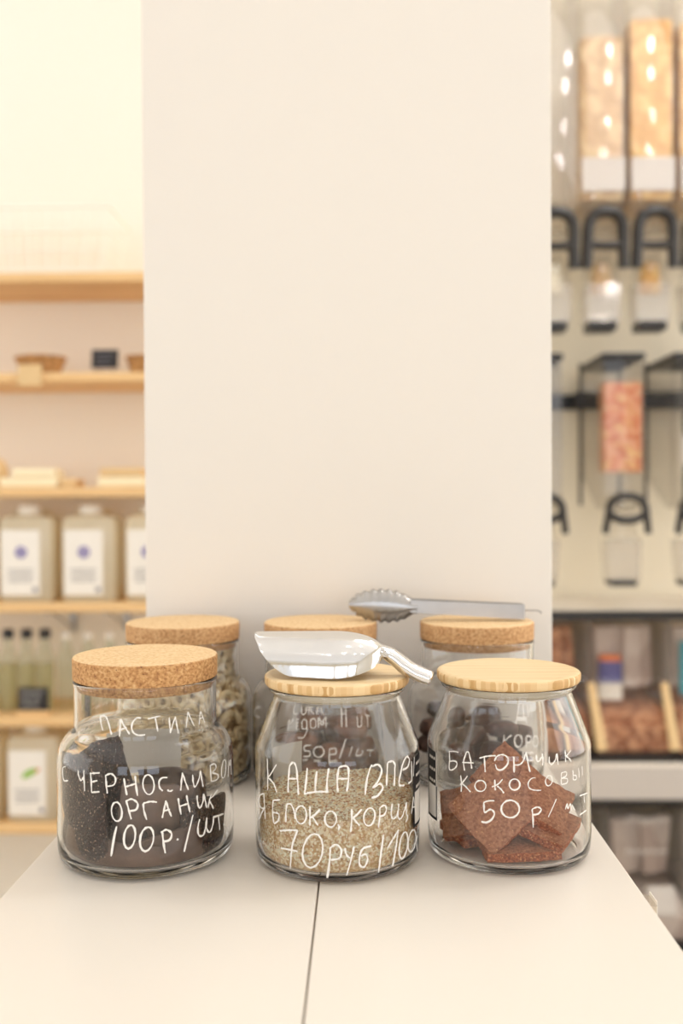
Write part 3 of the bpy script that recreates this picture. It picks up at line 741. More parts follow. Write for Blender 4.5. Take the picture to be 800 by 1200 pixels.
# coconut bars
def bar(loc, rot, label, s=(.056, .056, .0105), seed=0):
    m = MB(); n = 10; vs = []
    for sg in (-1, 1):
        for i in range(n + 1):
            for j in range(n + 1):
                x = (i / n - .5) * s[0]; y = (j / n - .5) * s[1]; e = 1 if (i in (0, n) or j in (0, n)) else 0
                jt = .0011 * noise.noise(Vector((x * 120, y * 120, seed + sg)))
                vs.append((x + (jt * 1.5 if e else 0), y + (jt * 1.5 if e else 0), sg * (s[2] / 2 - e * .0009) + jt * .7))
    N = (n + 1) ** 2; g = lambda i, j: i * (n + 1) + j; fs = []; mi = []
    for i in range(n):
        for j in range(n): fs += [(g(i, j), g(i, j + 1), g(i + 1, j + 1), g(i + 1, j)), (N + g(i, j), N + g(i + 1, j), N + g(i + 1, j + 1), N + g(i, j + 1))]
    m.add(vs, fs, 0)
    edge = [g(i, 0) for i in range(n + 1)] + [g(n, j) for j in range(1, n + 1)] + [g(i, n) for i in range(n - 1, -1, -1)] + [g(0, j) for j in range(n - 1, 0, -1)]
    q = len(m.v)
    m.f += [(a, b, N + b, N + a) for a, b in zip(edge, edge[1:] + edge[:1])]; m.mi += [1] * len(edge)
    o = m.build('coconut_bar', [M['bar'], M['bar_edge']], smooth=True, angle=R(50))
    o.location = Vector((J3[0], J3[1], ZT + .0002)) + Vector(loc)
    o.rotation_euler = (Matrix.Rotation(R(rot[2]), 3, 'Z') @ Matrix.Rotation(R(rot[1]), 3, 'X') @ Matrix.Rotation(R(rot[0]), 3, 'Z')).to_euler()
    return tag(o, label, 'bar')
bar((-.018, -.031, .047), (44, 60, -6), 'square coconut bar standing on its corner like a diamond at the jar front', (.058, .058, .0105), 1)
bar((.004, -.032, .0128), (6, 4, 0), 'coconut bar lying flat at the very front of the jar floor', (.066, .044, .0105), 3)
bar((-.030, .012, .0140), (24, 5, 0), 'coconut bar lying flat on the jar floor at the left', (.050, .050, .0105), 2)
bar((.034, .006, .0145), (62, 6, 0), 'coconut bar lying flat on the jar floor at the right', (.048, .048, .0105), 8)
bar((.030, -.020, .030), (36, 20, 24), 'tilted coconut bar at right, lying just above the flat ones', (.052, .052, .0105), 4)
bar((.027, -.014, .0495), (40, 38, 30), 'slanting coconut bar at right whose crumbly edge faces forward', (.054, .054, .0105), 5)
bar((-.036, .004, .034), (20, 46, -24), 'coconut bar at left behind the diamond-shaped one', (.052, .048, .0105), 6)
bar((.000, .004, .064), (38, 52, 14), 'uppermost coconut bar leaning on the heap, partly behind the lettering', (.052, .052, .0105), 7)
bar((.012, .034, .038), (30, 56, 4), 'coconut bar standing at the back of the heap', (.052, .052, .0105), 9)

# gingerbread and dark cookies in the back jars
def lump_mesh(name, r, h, mat, seed):
    m = MB(); prof = [(0, -h * .42), (r * .72, -h * .5), (r * .97, -h * .3), (r, 0), (r * .9, h * .3), (r * .6, h * .48), (0, h * .55)]
    m.lathe(prof, 20); m.v = [tuple(Vector(p) * (1 + .10 * noise.noise(Vector(p) * 70 + Vector((seed, 0, 0))))) for p in m.v]
    return m.mesh(name, mat, smooth=True, angle=pi)
def heap(jp, zmax, r, h, mat, name, n, seed, label, cat, group):
    r_ = random.Random(seed); mes = [lump_mesh(name, r, h, mat, s) for s in range(3)]; placed = []
    lim = .0755
    for lvl in range(20):
        for k in range(60):
            if len(placed) >= n: break
            z = .0085 + h * .55 + lvl * h * .78 + r_.uniform(0, h * .3)
            if z > zmax: break
            a = r_.uniform(0, 6.283); rr = (lim - r * 1.02) * (r_.random() ** .35)
            p = Vector((rr * cos(a), rr * sin(a), z))
            if all(((p - q).xy.length > r * 1.7) or abs(p.z - q.z) > h * .8 for q in placed): placed.append(p)
    for i, p in enumerate(placed):
        o = link(name, mes[i % 3]); o.location = Vector((jp[0], jp[1], ZT + .0002)) + p
        o.rotation_euler = (r_.uniform(-.22, .22), r_.uniform(-.22, .22), r_.uniform(0, 6)); tag(o, label, cat, group)
heap(K2, .078, .0215, .019, M['ginger'], 'gingerbread', 26, 5, 'round brown gingerbread in the back middle jar, seen through the porridge jar', 'gingerbread', 'gingerbread in the back jar')
heap(K3, .082, .0195, .020, M['choc'], 'chocolate_cookie', 26, 6, 'dark chocolate cookie in the jar under the tongs', 'cookie', 'dark cookies in the back jar')

# ------------------------------------------------------------------ scoop
sc = thing('scoop', (J2[0] - .001, J2[1] - .012, ZT + .1706), 'shiny aluminium scoop lying upside down on the bamboo lid of the porridge jar', 'scoop')
SL = .118; SW = .033; SH = .0385
def scoop_pt(u, v, off=0):
    """u along the bowl from the tip, v across -1..1"""
    x = u * SL
    tip = max(0, 1 - u / .34)
    span = (pi / 2) * (.30 + .70 * sqrt(max(0, 1 - tip ** 1.9)))
    wv = (SW - off) * (1 - .16 * max(0, 1 - u / .8)); hv = (SH - off) * (.90 + .12 * u)
    k = 1.0; s = max(0, (u - .60) / .40); k = sqrt(max(0, 1 - s * s))
    hc = .020; a = v * span
    tipx = -.0 + .012 * (1 - cos(a)) * tip
    y = wv * k * sin(a); z = hc + (hv * cos(a) - hc) * k
    return Vector((x + tipx - (off * s), y, z))
m_ = MB(); NU, NV = 40, 28
def us(i): return 1 - (1 - i / NU) ** 1.6 if False else sin(i / NU * pi / 2) ** 1.0
vs = [scoop_pt(us(i), -1 + 2 * j / NV, o_) for o_ in (0, .0012) for i in range(NU + 1) for j in range(NV + 1)]
N = (NU + 1) * (NV + 1); g = lambda i, j: i * (NV + 1) + j; fs = []
for i in range(NU):
    for j in range(NV): fs += [(g(i, j), g(i + 1, j), g(i + 1, j + 1), g(i, j + 1)), (N + g(i, j + 1), N + g(i + 1, j + 1), N + g(i + 1, j), N + g(i, j))]
edge = [g(i, 0) for i in range(NU + 1)] + [g(NU, j) for j in range(1, NV + 1)] + [g(i, NV) for i in range(NU - 1, -1, -1)] + [g(0, j) for j in range(NV - 1, 0, -1)]
fs += [(a, N + a, N + b, b) for a, b in zip(edge, edge[1:] + edge[:1])]
m_.add(vs, fs); bowl = m_.build('bowl', M['aluminium'], sc, smooth=True, angle=R(60))
# handle: hollow-backed grip with finger ridges
m_ = MB(); path = []; rad = []
hp = [(SL - .010, .0225), (SL + .000, .0205), (SL + .010, .0145), (SL + .021, .0065), (SL + .033, .0010), (SL + .043, -.0022)]
hp = smooth_line(hp, 8)
for i, (x, z) in enumerate(hp):
    t = i / (len(hp) - 1); path.append((x, 0, z))
    rad.append((.0048 + .0024 * min(1, t * 2.4) + .0002 * sin(t * 26)) * (1 if t < .93 else sqrt(max(.05, 1 - ((t - .93) / .075) ** 2))))
m_.tube(path, rad, 14, flat=1.45, up=(0, 0, 1)); hd = m_.build('handle', M['aluminium'], sc, smooth=True, angle=R(60))
m_ = MB()
for sy in (-1, 1):
    m_.tube([(x, sy * .0074 * min(1, .6 + k / 12), z + .0022) for k, (x, z) in enumerate(hp[4:-2])], .0013, 8)
m_.build('handle_rim', M['aluminium'], hd, smooth=True)
for o in (bowl, hd): o.location = (-.0735, 0, 0)
sc.rotation_euler = (0, R(1.2), R(-7))

# ------------------------------------------------------------------ tongs
tg = thing('tongs', (xy(520, 1.168), 1.168, ZT + .1848), 'stainless steel serving tongs with scalloped ends lying across a back cork lid', 'tongs')
X0 = xy(408, 1.168) - xy(520, 1.168); XE = xy(612, 1.168) - xy(520, 1.168)
def paddle(side):
    m = MB(); nu, nv = 48, 16; Lp = .080
    def pt(u, v, o_):
        x = X0 + u * Lp; hw = .0185 * (sin(pi * min(1, (u * .86 + .07))) ** .62) ; 
        if u > .78: hw = max(.0075, hw * (1 - (u - .78) * 1.1))
        vv = (v - .5) * 2; sca = 1 + .075 * cos(u * 2 * pi * 8.5) * (1 if u < .86 else 0)
        zz = .0155 + vv * hw * sca + .003 * (1 - u)
        cup = side * (.0085 - .0075 * (vv * vv) - .005 * (1 - u) ** 3)
        return (x + .004 * (abs(vv) ** 2) * (1 if u < .1 else 0), side * .004 + cup * .9 + o_ * side, zz)
    vs = [pt(i / nu, j / nv, o_) for o_ in (0, -.0011) for i in range(nu + 1) for j in range(nv + 1)]
    N = (nu + 1) * (nv + 1); g = lambda i, j: i * (nv + 1) + j; fs = []
    for i in range(nu):
        for j in range(nv): fs += [(g(i, j), g(i + 1, j), g(i + 1, j + 1), g(i, j + 1)), (N + g(i, j + 1), N + g(i + 1, j + 1), N + g(i + 1, j), N + g(i, j))]
    edge = [g(i, 0) for i in range(nu + 1)] + [g(nu, j) for j in range(1, nv + 1)] + [g(i, nv) for i in range(nu - 1, -1, -1)] + [g(0, j) for j in range(nv - 1, 0, -1)]
    fs += [(a, N + a, N + b, b) for a, b in zip(edge, edge[1:] + edge[:1])]
    return m.add(vs, fs)
def arm(side):
    m = MB(); nu = 20; xs = X0 + .072; L = XE - xs; vs = []
    sec = [(-1, 0), (-1, 1), (1, 1), (1, 0), (.86, 0), (.86, .8), (-.86, .8), (-.86, 0)]
    for i in range(nu + 1):
        t = i / nu; x = xs + L * t; hw = .0072 + .0012 * t; d = .006
        y0 = side * (.0035 + .004 * (1 - t) + .0015 * t)
        zc = .0172 - .0072 * t
        for a, b in sec: vs.append((x, y0 + side * (b * d * (.55 + .45 * t)), zc + a * hw))
    k = len(sec)
    fs = [(i * k + j, i * k + (j + 1) % k, (i + 1) * k + (j + 1) % k, (i + 1) * k + j) for i in range(nu) for j in range(k)] + [tuple(range(k)), tuple(range(nu * k + k - 1, nu * k - 1, -1))]
    return m.add(vs, fs)
for s_ in (-1, 1):
    a_ = arm(s_).build('arm', M['steel'], tg, smooth=True, angle=R(35))
    paddle(s_).build('scalloped_head', M['steel'], a_, smooth=True, angle=R(60))
MB().tube([(XE - .010, -.010, .0085), (XE - .010, .010, .0085)], .0022, 10).build('pivot_pin', M['steel'], tg, smooth=True)
MB().tube([(XE - .030, 0, .0105), (XE + .004, 0, .0112), (XE + .016, 0, .0108), (XE + .0205, 0, .0092), (XE + .0205, 0, .0070)], .0009, 8).build('pull_hook', M['steel'], tg, smooth=True)

# ------------------------------------------------------------------ left shelving
DS, DW = 2.84, 3.14
SX0, SX1 = -1.75, -.30
rows = {1: 316, 2: 433.5, 3: 569, 4: 705.5, 5: 841, 6: 969}
ordn = {1: 'top wooden wall shelf carrying the white wire basket', 2: 'second wooden wall shelf from the top, carrying wicker bowls',
        3: 'third wooden wall shelf from the top, carrying stacked soap bars', 4: 'wooden wall shelf carrying the row of milky canisters',
        5: 'wooden wall shelf carrying the glass bottles', 6: 'lowest wooden wall shelf just above the counter edge'}
SZ = {}
for k, y in rows.items():
    z = zy(y + .5, DS); SZ[k] = z
    t = thing('wall_shelf', ((SX0 + SX1) / 2, (DS + DW) / 2, z), ordn[k], 'shelf')
    MB().box((0, -.0015, -.0135), (SX1 - SX0, DW - DS - .004, .027)).build('board', M['wood'], t, bevel=.003)
    for bx in ((xy(48, DS), xy(118, DS), -1.5) if k == 4 else ()):
        m_ = MB(); cx = bx - (SX0 + SX1) / 2
        m_.box((cx, .0, -.031), (.018, .24, .006)); m_.box((cx, .140, -.075), (.018, .006, .09))
        m_.tube([(cx, -.08, -.033), (cx, .138, -.112)], .004, 6)
        m_.build('bracket', M['steel'], t)

# wire basket
zb = SZ[1]; bY = 2.95
bx0, bx1 = xy(-30, bY), xy(128, bY)
wt = thing('wire_basket', ((bx0 + bx1) / 2, bY, zb), 'white wire basket on the top wooden shelf', 'basket')
bw = (bx1 - bx0) / 2; bh = .18; m_ = MB()
def rect(zk, grow, yd=.11): 
    a = bw + grow; b = yd + grow * .6
    return [(-a, -b, zk), (a, -b, zk), (a, b, zk), (-a, b, zk)]
MB().tube(rect(bh, .035), .0045, 8, closed=True).build('rim', M['white_metal'], wt)
MB().tube(rect(.006, 0), .0035, 8, closed=True).build('base_rim', M['white_metal'], wt)
for zk, gk in ((.06, .012), (.12, .024)): MB().tube(rect(zk, gk), .002, 6, closed=True).build('wire_hoop', M['white_metal'], wt)
for i in range(9):
    x = -bw + 2 * bw * i / 8; kx = 1 + .035 / bw
    for yy in (-.11, .11): MB().tube([(x, yy, .006), (x * kx, yy * 1.19, bh)], .002, 6).build('wire', M['white_metal'], wt)
for i in range(4):
    y = -.08 + .16 * i / 3
    for s_ in (-1, 1): MB().tube([(s_ * bw, y, .006), (s_ * (bw + .035), y * 1.19, bh)], .002, 6).build('wire', M['white_metal'], wt)

# wicker bowls with a price card, black sign
def bowl_basket(px_, wpx, label, content=True):
    Y = 2.93; t = thing('wicker_bowl', (xy(px_, Y), Y, SZ[2]), label, 'bowl')
    r = wpx / 2 * Y / F
    MB().lathe([(0, .0), (r * .72, .0), (r, .052), (r * .94, .054), (r * .68, .008), (0, .008)], 32, sy=.75).build('bowl', M['wicker'], t, smooth=True)
    m = MB(); m.tube([(r * .98 * cos(2 * pi * k / 32), r * .75 * sin(2 * pi * k / 32), .053 + .002 * sin(k * 3)) for k in range(32)], .004, 6, closed=True)
    m.build('braided_rim', M['wicker'], t, smooth=True)
    if content:
        c = MB(); r_ = random.Random(int(px_))
        for _ in range(26):
            a = r_.uniform(0, 6.28); q = r * .62 * sqrt(r_.random()); b = MB().lathe([(0, -.012), (.014, 0), (0, .012)], 8)
            o_ = Vector((q * cos(a), q * sin(a) * .75, .042 + r_.uniform(0, .012))); c.add([Vector(v) + o_ for v in b.v], b.f)
        o = c.build('dried_goods', M['brownmix']); o.location = (xy(px_, Y), Y, SZ[2])
        tag(o, 'small dried goods heaped in the ' + label.split(',')[0], 'goods', kind='stuff')
bowl_basket(47, 60, 'shallow wicker bowl behind the tan price card, on the second shelf')
bowl_basket(170, 44, 'shallow wicker bowl beside the black sign, cut off by the pillar')
Yc = DS - .006; t = thing('price_card', (xy(34, Yc), Yc, zy(450, Yc)), 'tan price card hanging over the front edge of the second shelf', 'card')
MB().box((0, 0, .032), (.068, .002, .060)).build('card', M['tan_card'], t)
Ys = 2.90; t = thing('price_sign', (xy(122.5, Ys), Ys, SZ[2]), 'small black price sign on the second shelf right of the wicker bowl', 'sign')
MB().box((0, 0, .006), (.07, .03, .012)).build('stand', M['clear'], t, bevel=.002)
MB().box((0, .004, .046), (.078, .003, .056), Matrix.Rotation(R(-8), 3, 'X')).build('board', M['blackboard'], t)
m_ = MB()
for i in range(3): m_.box((-.003 * i, -.0005, .060 - i * .014), (.05 - i * .006, .001, .003), Matrix.Rotation(R(-8), 3, 'X'))
m_.build('lettering', M['greyink'], t)

# soap bars
def soap(px0_, px1_, py1, hh, label, Y=2.92, mat='soap', rz=0):
    x0, x1 = xy(px0_, Y), xy(px1_, Y); t = MB().box((0, 0, hh / 2), (x1 - x0, .11, hh)).build('soap_bar', M[mat], bevel=.006)
    t.location = ((x0 + x1) / 2, Y, py1); t.rotation_euler = (0, 0, rz); tag(t, label, 'soap')
soap(4, 72, SZ[3] + .0005, .030, 'long pale soap bar at the bottom of the left stack on the third shelf')
soap(18, 68, SZ[3] + .031, .026, 'pale soap bar lying on the longest one, third shelf', rz=.05)
soap(74, 92, SZ[3] + .0005, .024, 'small tan soap end beside the left soap stack', mat='tan_card')
soap(118, 172, SZ[3] + .0005, .030, 'bottom pale soap bar of the stack near the pillar')
soap(120, 168, SZ[3] + .031, .026, 'top pale soap bar of the stack near the pillar', mat='tan_card', rz=.04)
Yp_ = 2.92
t = MB().lathe([(0, 0), (.030, 0), (.038, .02), (.036, .06), (.022, .085), (0, .09)], 24).build('sponge', M['tan_card'], smooth=True)
t.location = (xy(-8, Yp_), Yp_, SZ[3]); tag(t, 'rounded tan sponge at the left picture edge on the third shelf', 'sponge')

# canisters
def canister(px_, row, emblem, label, wpx=64, h=.262):
    Y = 2.93; t = thing('canister', (xy(px_, Y), Y, SZ[row]), label, 'canister')
    wd = wpx * Y / F; dp = .13; yy = -dp / 2
    b = MB(); n_ = []
    ring = lambda z, k: [(z, k)]
    prof = [(.0, .90), (.012, 1), (h * .86, 1), (h * .94, .92), (h * .965, .66), (h * .975, .40)]
    vs = []; NN = 24
    for z, k in prof:
        for i in range(NN):
            a = 2 * pi * i / NN + pi / NN; ca, sa = cos(a), sin(a); e = .28
            vs.append((wd / 2 * k * abs(ca) ** e * (1 if ca > 0 else -1) - (0.010 if k < .7 else 0), dp / 2 * max(k, .55) * abs(sa) ** e * (1 if sa > 0 else -1), z))
    fs = [(i * NN + j, i * NN + (j + 1) % NN, (i + 1) * NN + (j + 1) % NN, (i + 1) * NN + j) for i in range(len(prof) - 1) for j in range(NN)]
    fs += [tuple(range(NN - 1, -1, -1)), tuple(range((len(prof) - 1) * NN, len(prof) * NN))]
    b.add(vs, fs); b.build('body', M['hdpe'], t, smooth=True, angle=R(45))
    MB().lathe([(0, h * .972), (.034, h * .972), (.034, h * 1.06), (.030, h * 1.075), (0, h * 1.075)], 24, c=(-.006, 0, 0)).build('screw_cap', M['cap_white'], t, smooth=True)
    MB().tube([(-.034, -.0, h * .955), (-.05, 0, h * 1.01), (-.01, .035, h * 1.02), (.04, .03, h * 1.0), (.055, .02, h * .94)], .007, 8).build('handle', M['hdpe'], t, smooth=True)
    lb = MB().box((-.012, yy - .0012, h * .44), (wd * .70, .0015, h * .72)).build('paper_label', M['white'], t)
    yy -= .0026
    if emblem == 'purple':
        MB().tube([(-.010 + .013 * cos(2 * pi * k / 24), yy, h * .555 + .013 * sin(2 * pi * k / 24)) for k in range(24)], .0038, 6, closed=True).build('emblem', M['purple'], lb)
        MB().box((-.010, yy, h * .555), (.010, .001, .010)).build('emblem_centre', M['purple'], lb)
    else:
        for dx, dz, s in ((-.006, 0, .020), (.012, .006, .012)):
            MB().add([(dx + s * 1.1 * cos(2 * pi * k / 14), yy + .0006 * (dx > 0), h * .55 + dz + s * .55 * sin(2 * pi * k / 14) + s * .5 * cos(2 * pi * k / 14)) for k in range(14)], [tuple(range(14))]).build('leaf_emblem', M['green'] if s > .015 else M['orange'], lb)
    m = MB()
    for i in range(4): m.box((-.012, yy, h * .36 - i * .011), (wd * (.48 - .05 * (i % 2)), .0008, .0025))
    m.box((.030, yy, h * .14), (.013, .0008, .013)); m.build('print', M['greyink'], lb)
    return t
canister(34.5, 4, 'purple', 'milky plastic canister with purple round emblem, leftmost whole one on its shelf')
canister(107.5, 4, 'purple', 'milky plastic canister with purple round emblem, right of the leftmost whole one')
canister(181, 4, 'purple', 'milky plastic canister cut off by the cream pillar')
canister(-39, 4, 'purple', 'milky plastic canister mostly outside the left picture edge')
canister(40, 6, 'green', 'white labelled canister with green leaf emblem on the lowest shelf', 62)
canister(-30, 6, 'green', 'canister at the left picture edge beside the green leaf canister', 62)
canister(112, 6, 'green', 'canister behind the dark fruit leather jar on the lowest shelf', 62)

# bottles
def bottle(px_, black, label, Y=2.95):
    t = thing('glass_bottle', (xy(px_, Y), Y, SZ[5]), label, 'bottle')
    MB().lathe(round_profile([(0, 0), (.024, 0), (.027, .002, .003), (.027, .150, .02), (.013, .195, .02), (.0125, .222), (0, .222)]), 24).build('glass_body', M['bottle_glass'], t, smooth=True)
    if black:
        MB().lathe([(0, .004), (.0235, .004), (.0235, .140), (0, .140)], 20).build('liquid', M['clear_liq'], t, smooth=True)
        MB().lathe([(0, .214), (.0165, .214), (.0165, .238), (.014, .242), (0, .242)], 20).build('cap', M['black'], t, smooth=True)
    else:
        MB().lathe([(0, .212), (.014, .212), (.013, .232), (0, .234)], 20)  .build('stopper', M['cap_white'], t, smooth=True)
M['clear_liq'] = clear_mat('pale_oil', (.90, .86, .66), .65, srgb(228, 220, 184))
for px_, l in ((5, 'black capped glass bottle, leftmost of the three'), (27, 'black capped glass bottle, middle of the three behind the price sign'), (49, 'black capped glass bottle, rightmost of the three')): bottle(px_, True, l)
bottle(-17, True, 'black capped glass bottle outside the left picture edge')
for px_, l in ((74, 'clear stoppered bottle right beside the black capped ones'), (100, 'second clear stoppered bottle from the black capped ones'), (126, 'third clear stoppered bottle from the black capped ones'), (151, 'clear stoppered bottle just behind the back cork lid')): bottle(px_, False, l)
Yq = 2.87; t = thing('price_sign', (xy(34.5, Yq), Yq, SZ[5]), 'black price sign with white writing in front of the black capped bottles', 'sign')
MB().box((0, 0, .007), (.088, .03, .014)).build('wooden_foot', M['wood'], t, bevel=.002)
MB().box((0, 0, .048), (.088, .003, .066)).build('board', M['blackboard'], t)
m_ = MB()
for r0 in range(3):
    m_.tube([(-.034 + .0068 * k, -.0025, .066 - r0 * .018 + (.004 if k % 2 else -.003)) for k in range(10 - r0)], .0011, 4)
m_.build('lettering', M['chalk'], t)

# ------------------------------------------------------------------ right: dispenser rack
DR, DB = 3.30, 3.71
RX = xy(760, DR)
rp = struct(MB().box((RX, DB + .01, 1.85), (2.2, .02, 3.7)).build('trim_2', M['panel'])); rp['label'] = 'beige panel behind the dispensers'
MB().box((RX, DB - .008, zy(474, DB)), (2.2, .016, .055)).build('mounting_rail', M['black'], rp, bevel=.003)
t = thing('display_ledge', (RX, 3.42, zy(902, 3.2)), 'long pale display ledge under the bulk bins on the right', 'shelf')
MB().box((0, .035, 0), (2.2, .50, .03)).build('board', M['laminate_side'], t, bevel=.003)
MB().box((0, -.226, -.045), (2.2, .02, .10)).build('front_edge', M['label'], t, bevel=.003)
MB().box((0, .05, -.13), (2.2, .34, .04)).build('black_strip', M['black'], t)  # black strip across the gap below the ledge
t = thing('thin_shelf', (RX, 3.46, zy(719, 3.25) + .001), 'thin shelf with a black front edge between the dispensers and the bulk bins', 'shelf')
MB().box((0, .005, .0), (2.2, .45, .016)).build('board', M['laminate_side'], t, bevel=.002)
MB().box((0, -.229, -.008), (2.2, .014, .032)).build('black_front_edge', M['black'], t, bevel=.002)
t = thing('lower_shelf', (RX, 3.47, zy(1115, 3.3) - .035), 'pale lower shelf carrying the lower clear bins', 'shelf')
MB().box((0, 0, 0), (2.2, .46, .03)).build('board', M['laminate_side'], t)

def tall_bin(label, px_, fill, py_fill, labelpaper=True):
    X = xy(px_, DR); t = thing('gravity_dispenser', (X, DR, 0), label, 'dispenser')
    wd = .150; zt = zy(-48, DR); zb_ = zy(240, DR); dpt = .24
    MB().arc_slab(wd, dpt, zb_, zt - zb_).build('clear_bin', M['clear_bin'], t, smooth=True, angle=R(25))
    MB().arc_slab(wd + .002, dpt + .004, zt, .03).build('lid', M['black'], t, smooth=True)
    if fill:
        MB().arc_slab(wd - .016, dpt - .012, zb_ + .004, zy(py_fill, DR) - zb_ - .004, .009).build('filling', M[fill], t, smooth=True, angle=R(25)).location = (0, .006, 0)
    if labelpaper:
        MB().box((0, -.013, zy(211, DR)), (wd * .95, .002, .110)).build('paper_label', M['label'], t)
    # funnel
    m = MB(); a = zb_; b = zy(300, DR)
    for z, w_, y_ in ((a, wd, dpt), (zy(262, DR), wd * .80, .16), (b, wd * .55, .10)): pass
    secs = [(a, wd, dpt), (zy(262, DR), wd * .84, .17), (b, wd * .60, .11)]; vs = []
    for z, w_, y_ in secs: vs += [(-w_ / 2, 0, z), (w_ / 2, 0, z), (w_ / 2, y_, z), (-w_ / 2, y_, z)]
    m.add(vs, [(i * 4 + k, i * 4 + (k + 1) % 4, i * 4 + 4 + (k + 1) % 4, i * 4 + 4 + k) for i in range(2) for k in range(4)])
    fn = m.build('funnel', M['clear'], t)
    # handle arch and ring
    hx = .0575; zc = zy(280, DR)
    pts = [(-hx - .003, -.03, zy(321, DR)), (-hx, -.035, zy(296, DR)), (-hx * .97, -.04, zy(275, DR)), (-hx * .7, -.045, zy(262, DR)), (0, -.05, zy(257, DR)), (hx * .7, -.045, zy(262, DR)), (hx * .97, -.04, zy(275, DR)), (hx, -.035, zy(296, DR)), (hx + .003, -.03, zy(321, DR))]
    hn = MB().tube(smooth_line(pts, 4), .0195, 8).build('lever_handle', M['black'], t, smooth=True)
    MB().tube([(-hx, -.036, zy(294, DR)), (0, -.042, zy(296, DR)), (hx, -.036, zy(294, DR))], .014, 8).build('lever_bar', M['black'], hn, smooth=True)
    MB().lathe([(0, -.012), (.03, -.010), (.038, 0), (.03, .010), (0, .012)], 16, c=(0, 0, 0)).build('dial', M['clear'], hn, smooth=True).location = (0, -.03, zc)
    MB().lathe([(.056, zy(345, DR)), (.058, zy(325, DR)), (.050, zy(308, DR)), (.03, zy(302, DR)), (0, zy(301, DR))], 20, c=(0, .03, 0), sy=.7).build('dome', M['clear'], t, smooth=True)
    MB().lathe([(.038, zy(346, DR)), (.030, zy(312, DR)), (0, zy(308, DR))], 16, c=(0, .03, 0), sy=.6).build('caught_product', M[fill or 'panel'], t, smooth=True)
    m = MB(); vs = []
    for z, x0, x1, y0, y1 in ((zy(335, DR), -.056, .056, -.005, .09), (zy(383, DR), -.062, .040, -.05, .04)): vs += [(x0, y0, z), (x1, y0, z), (x1, y1, z), (x0, y1, z)]
    m.add(vs, [(0, 1, 5, 4), (1, 2, 6, 5), (2, 3, 7, 6), (3, 0, 4, 7)]); m.build('chute', M['frost'], t)
    MB().box((-.011, -.005, zy(387, DR)), (.092, .09, .030)).build('chute_cap', M['black'], t, bevel=.004)
    return t
tall_bin('tall clear dispenser right against the cream pillar, half hidden, empty', 648.5, None, 0, False)
tall_bin('tall clear dispenser of pale pasta, first whole one right of the pillar', 705, 'pasta_pale', 51)
tall_bin('tall clear dispenser of deep yellow pasta, second whole one right of the pillar', 762, 'pasta', 32)
tall_bin('tall clear dispenser of yellow pasta cut off at the right picture edge', 819, 'pasta', 36)
tall_bin('tall clear dispenser beyond the right picture edge', 876, 'pasta_pale', 60)

def deep_bin(label, px_, fill, paper=False):
    X = xy(px_, DR); t = thing('deep_dispenser', (X, DR, 0), label, 'dispenser'); w2 = .0665
    z0, z1, z2 = zy(424, DR), zy(555, DR), zy(598, DR); dpt = DB - DR - .06
    MB().prism([(0, z0), (dpt, z0), (dpt, zy(560, DB)), (.10, z2), (0, z2)], -w2, w2).build('clear_hopper', M['clear'], t, bevel=.004)
    MB().box((0, dpt / 2, z0 + .011), (w2 * 2 + .008, dpt + .01, .022)).build('lid', M['black'], t, bevel=.004)
    if fill:
        MB().box((0, .05, (zy(450, DR) + z1) / 2), (w2 * 2 - .012, .088, zy(450, DR) - z1)).build('filling', M[fill], t, bevel=.004)
    elif paper: MB().box((0, -.003, zy(530, DR)), (w2 * 1.3, .002, .10)).build('paper_label', M['label'], t)
    for xx in (-w2 - .004, w2 + .004):
        m = MB(); m.box((xx, .33, (z0 + z2) / 2 + .02), (.008, .02, z0 - z2 + .02)); m.build('frame_strut', M['black'], t)
    MB().box((0, dpt - .02, zy(474, DB)), (w2 * 2 + .05, .03, .06)).build('mounting_clamp', M['black'], t, bevel=.004)
    zc = zy(597, DR); ax, az = .062, .040
    hn = MB().tube([(ax * cos(2 * pi * k / 28) * (1 if sin(2 * pi * k / 28) < 0 else .93), -.045, zc + az * sin(2 * pi * k / 28)) for k in range(28)], .0135, 8, closed=True).build('lever_ring', M['black'], t, smooth=True)
    for s_ in (-1, 1): MB().tube([(s_ * ax * .97, -.045, zc - .008), (s_ * (ax + .008), -.036, zy(626, DR))], .012, 8).build('lever_leg', M['black'], hn, smooth=True)
    MB().lathe([(0, -.010), (.03, -.010), (.04, 0), (.03, .010), (0, .012)], 16).build('dial', M['clear'], hn, smooth=True).location = (0, -.03, zc)
    MB().lathe([(.052, zy(636, DR)), (.050, zy(615, DR)), (.036, zy(600, DR)), (0, zy(598, DR))], 20, c=(0, .03, 0), sy=.7).build('dome', M['clear'], t, smooth=True)
    m = MB(); vs = []
    for z, x0, x1, y0, y1 in ((zy(634, DR), -.056, .056, -.005, .09), (zy(681, DR), -.058, .040, -.05, .04)): vs += [(x0, y0, z), (x1, y0, z), (x1, y1, z), (x0, y1, z)]
    m.add(vs, [(0, 1, 5, 4), (1, 2, 6, 5), (2, 3, 7, 6), (3, 0, 4, 7)]); m.build('chute', M['frost'], t)
    MB().box((-.011, -.005, zy(683.5, DR)), (.088, .085, .020)).build('chute_cap', M['black'], t, bevel=.003)
deep_bin('deep clear dispenser beside the pillar in the second row, half hidden', 634, None)
deep_bin('deep clear dispenser full of orange nut mix in the second row', 729, 'nuts')
deep_bin('deep clear dispenser with white label at the right picture edge', 812, None, True)
deep_bin('deep clear dispenser beyond the right picture edge', 893, 'nuts')

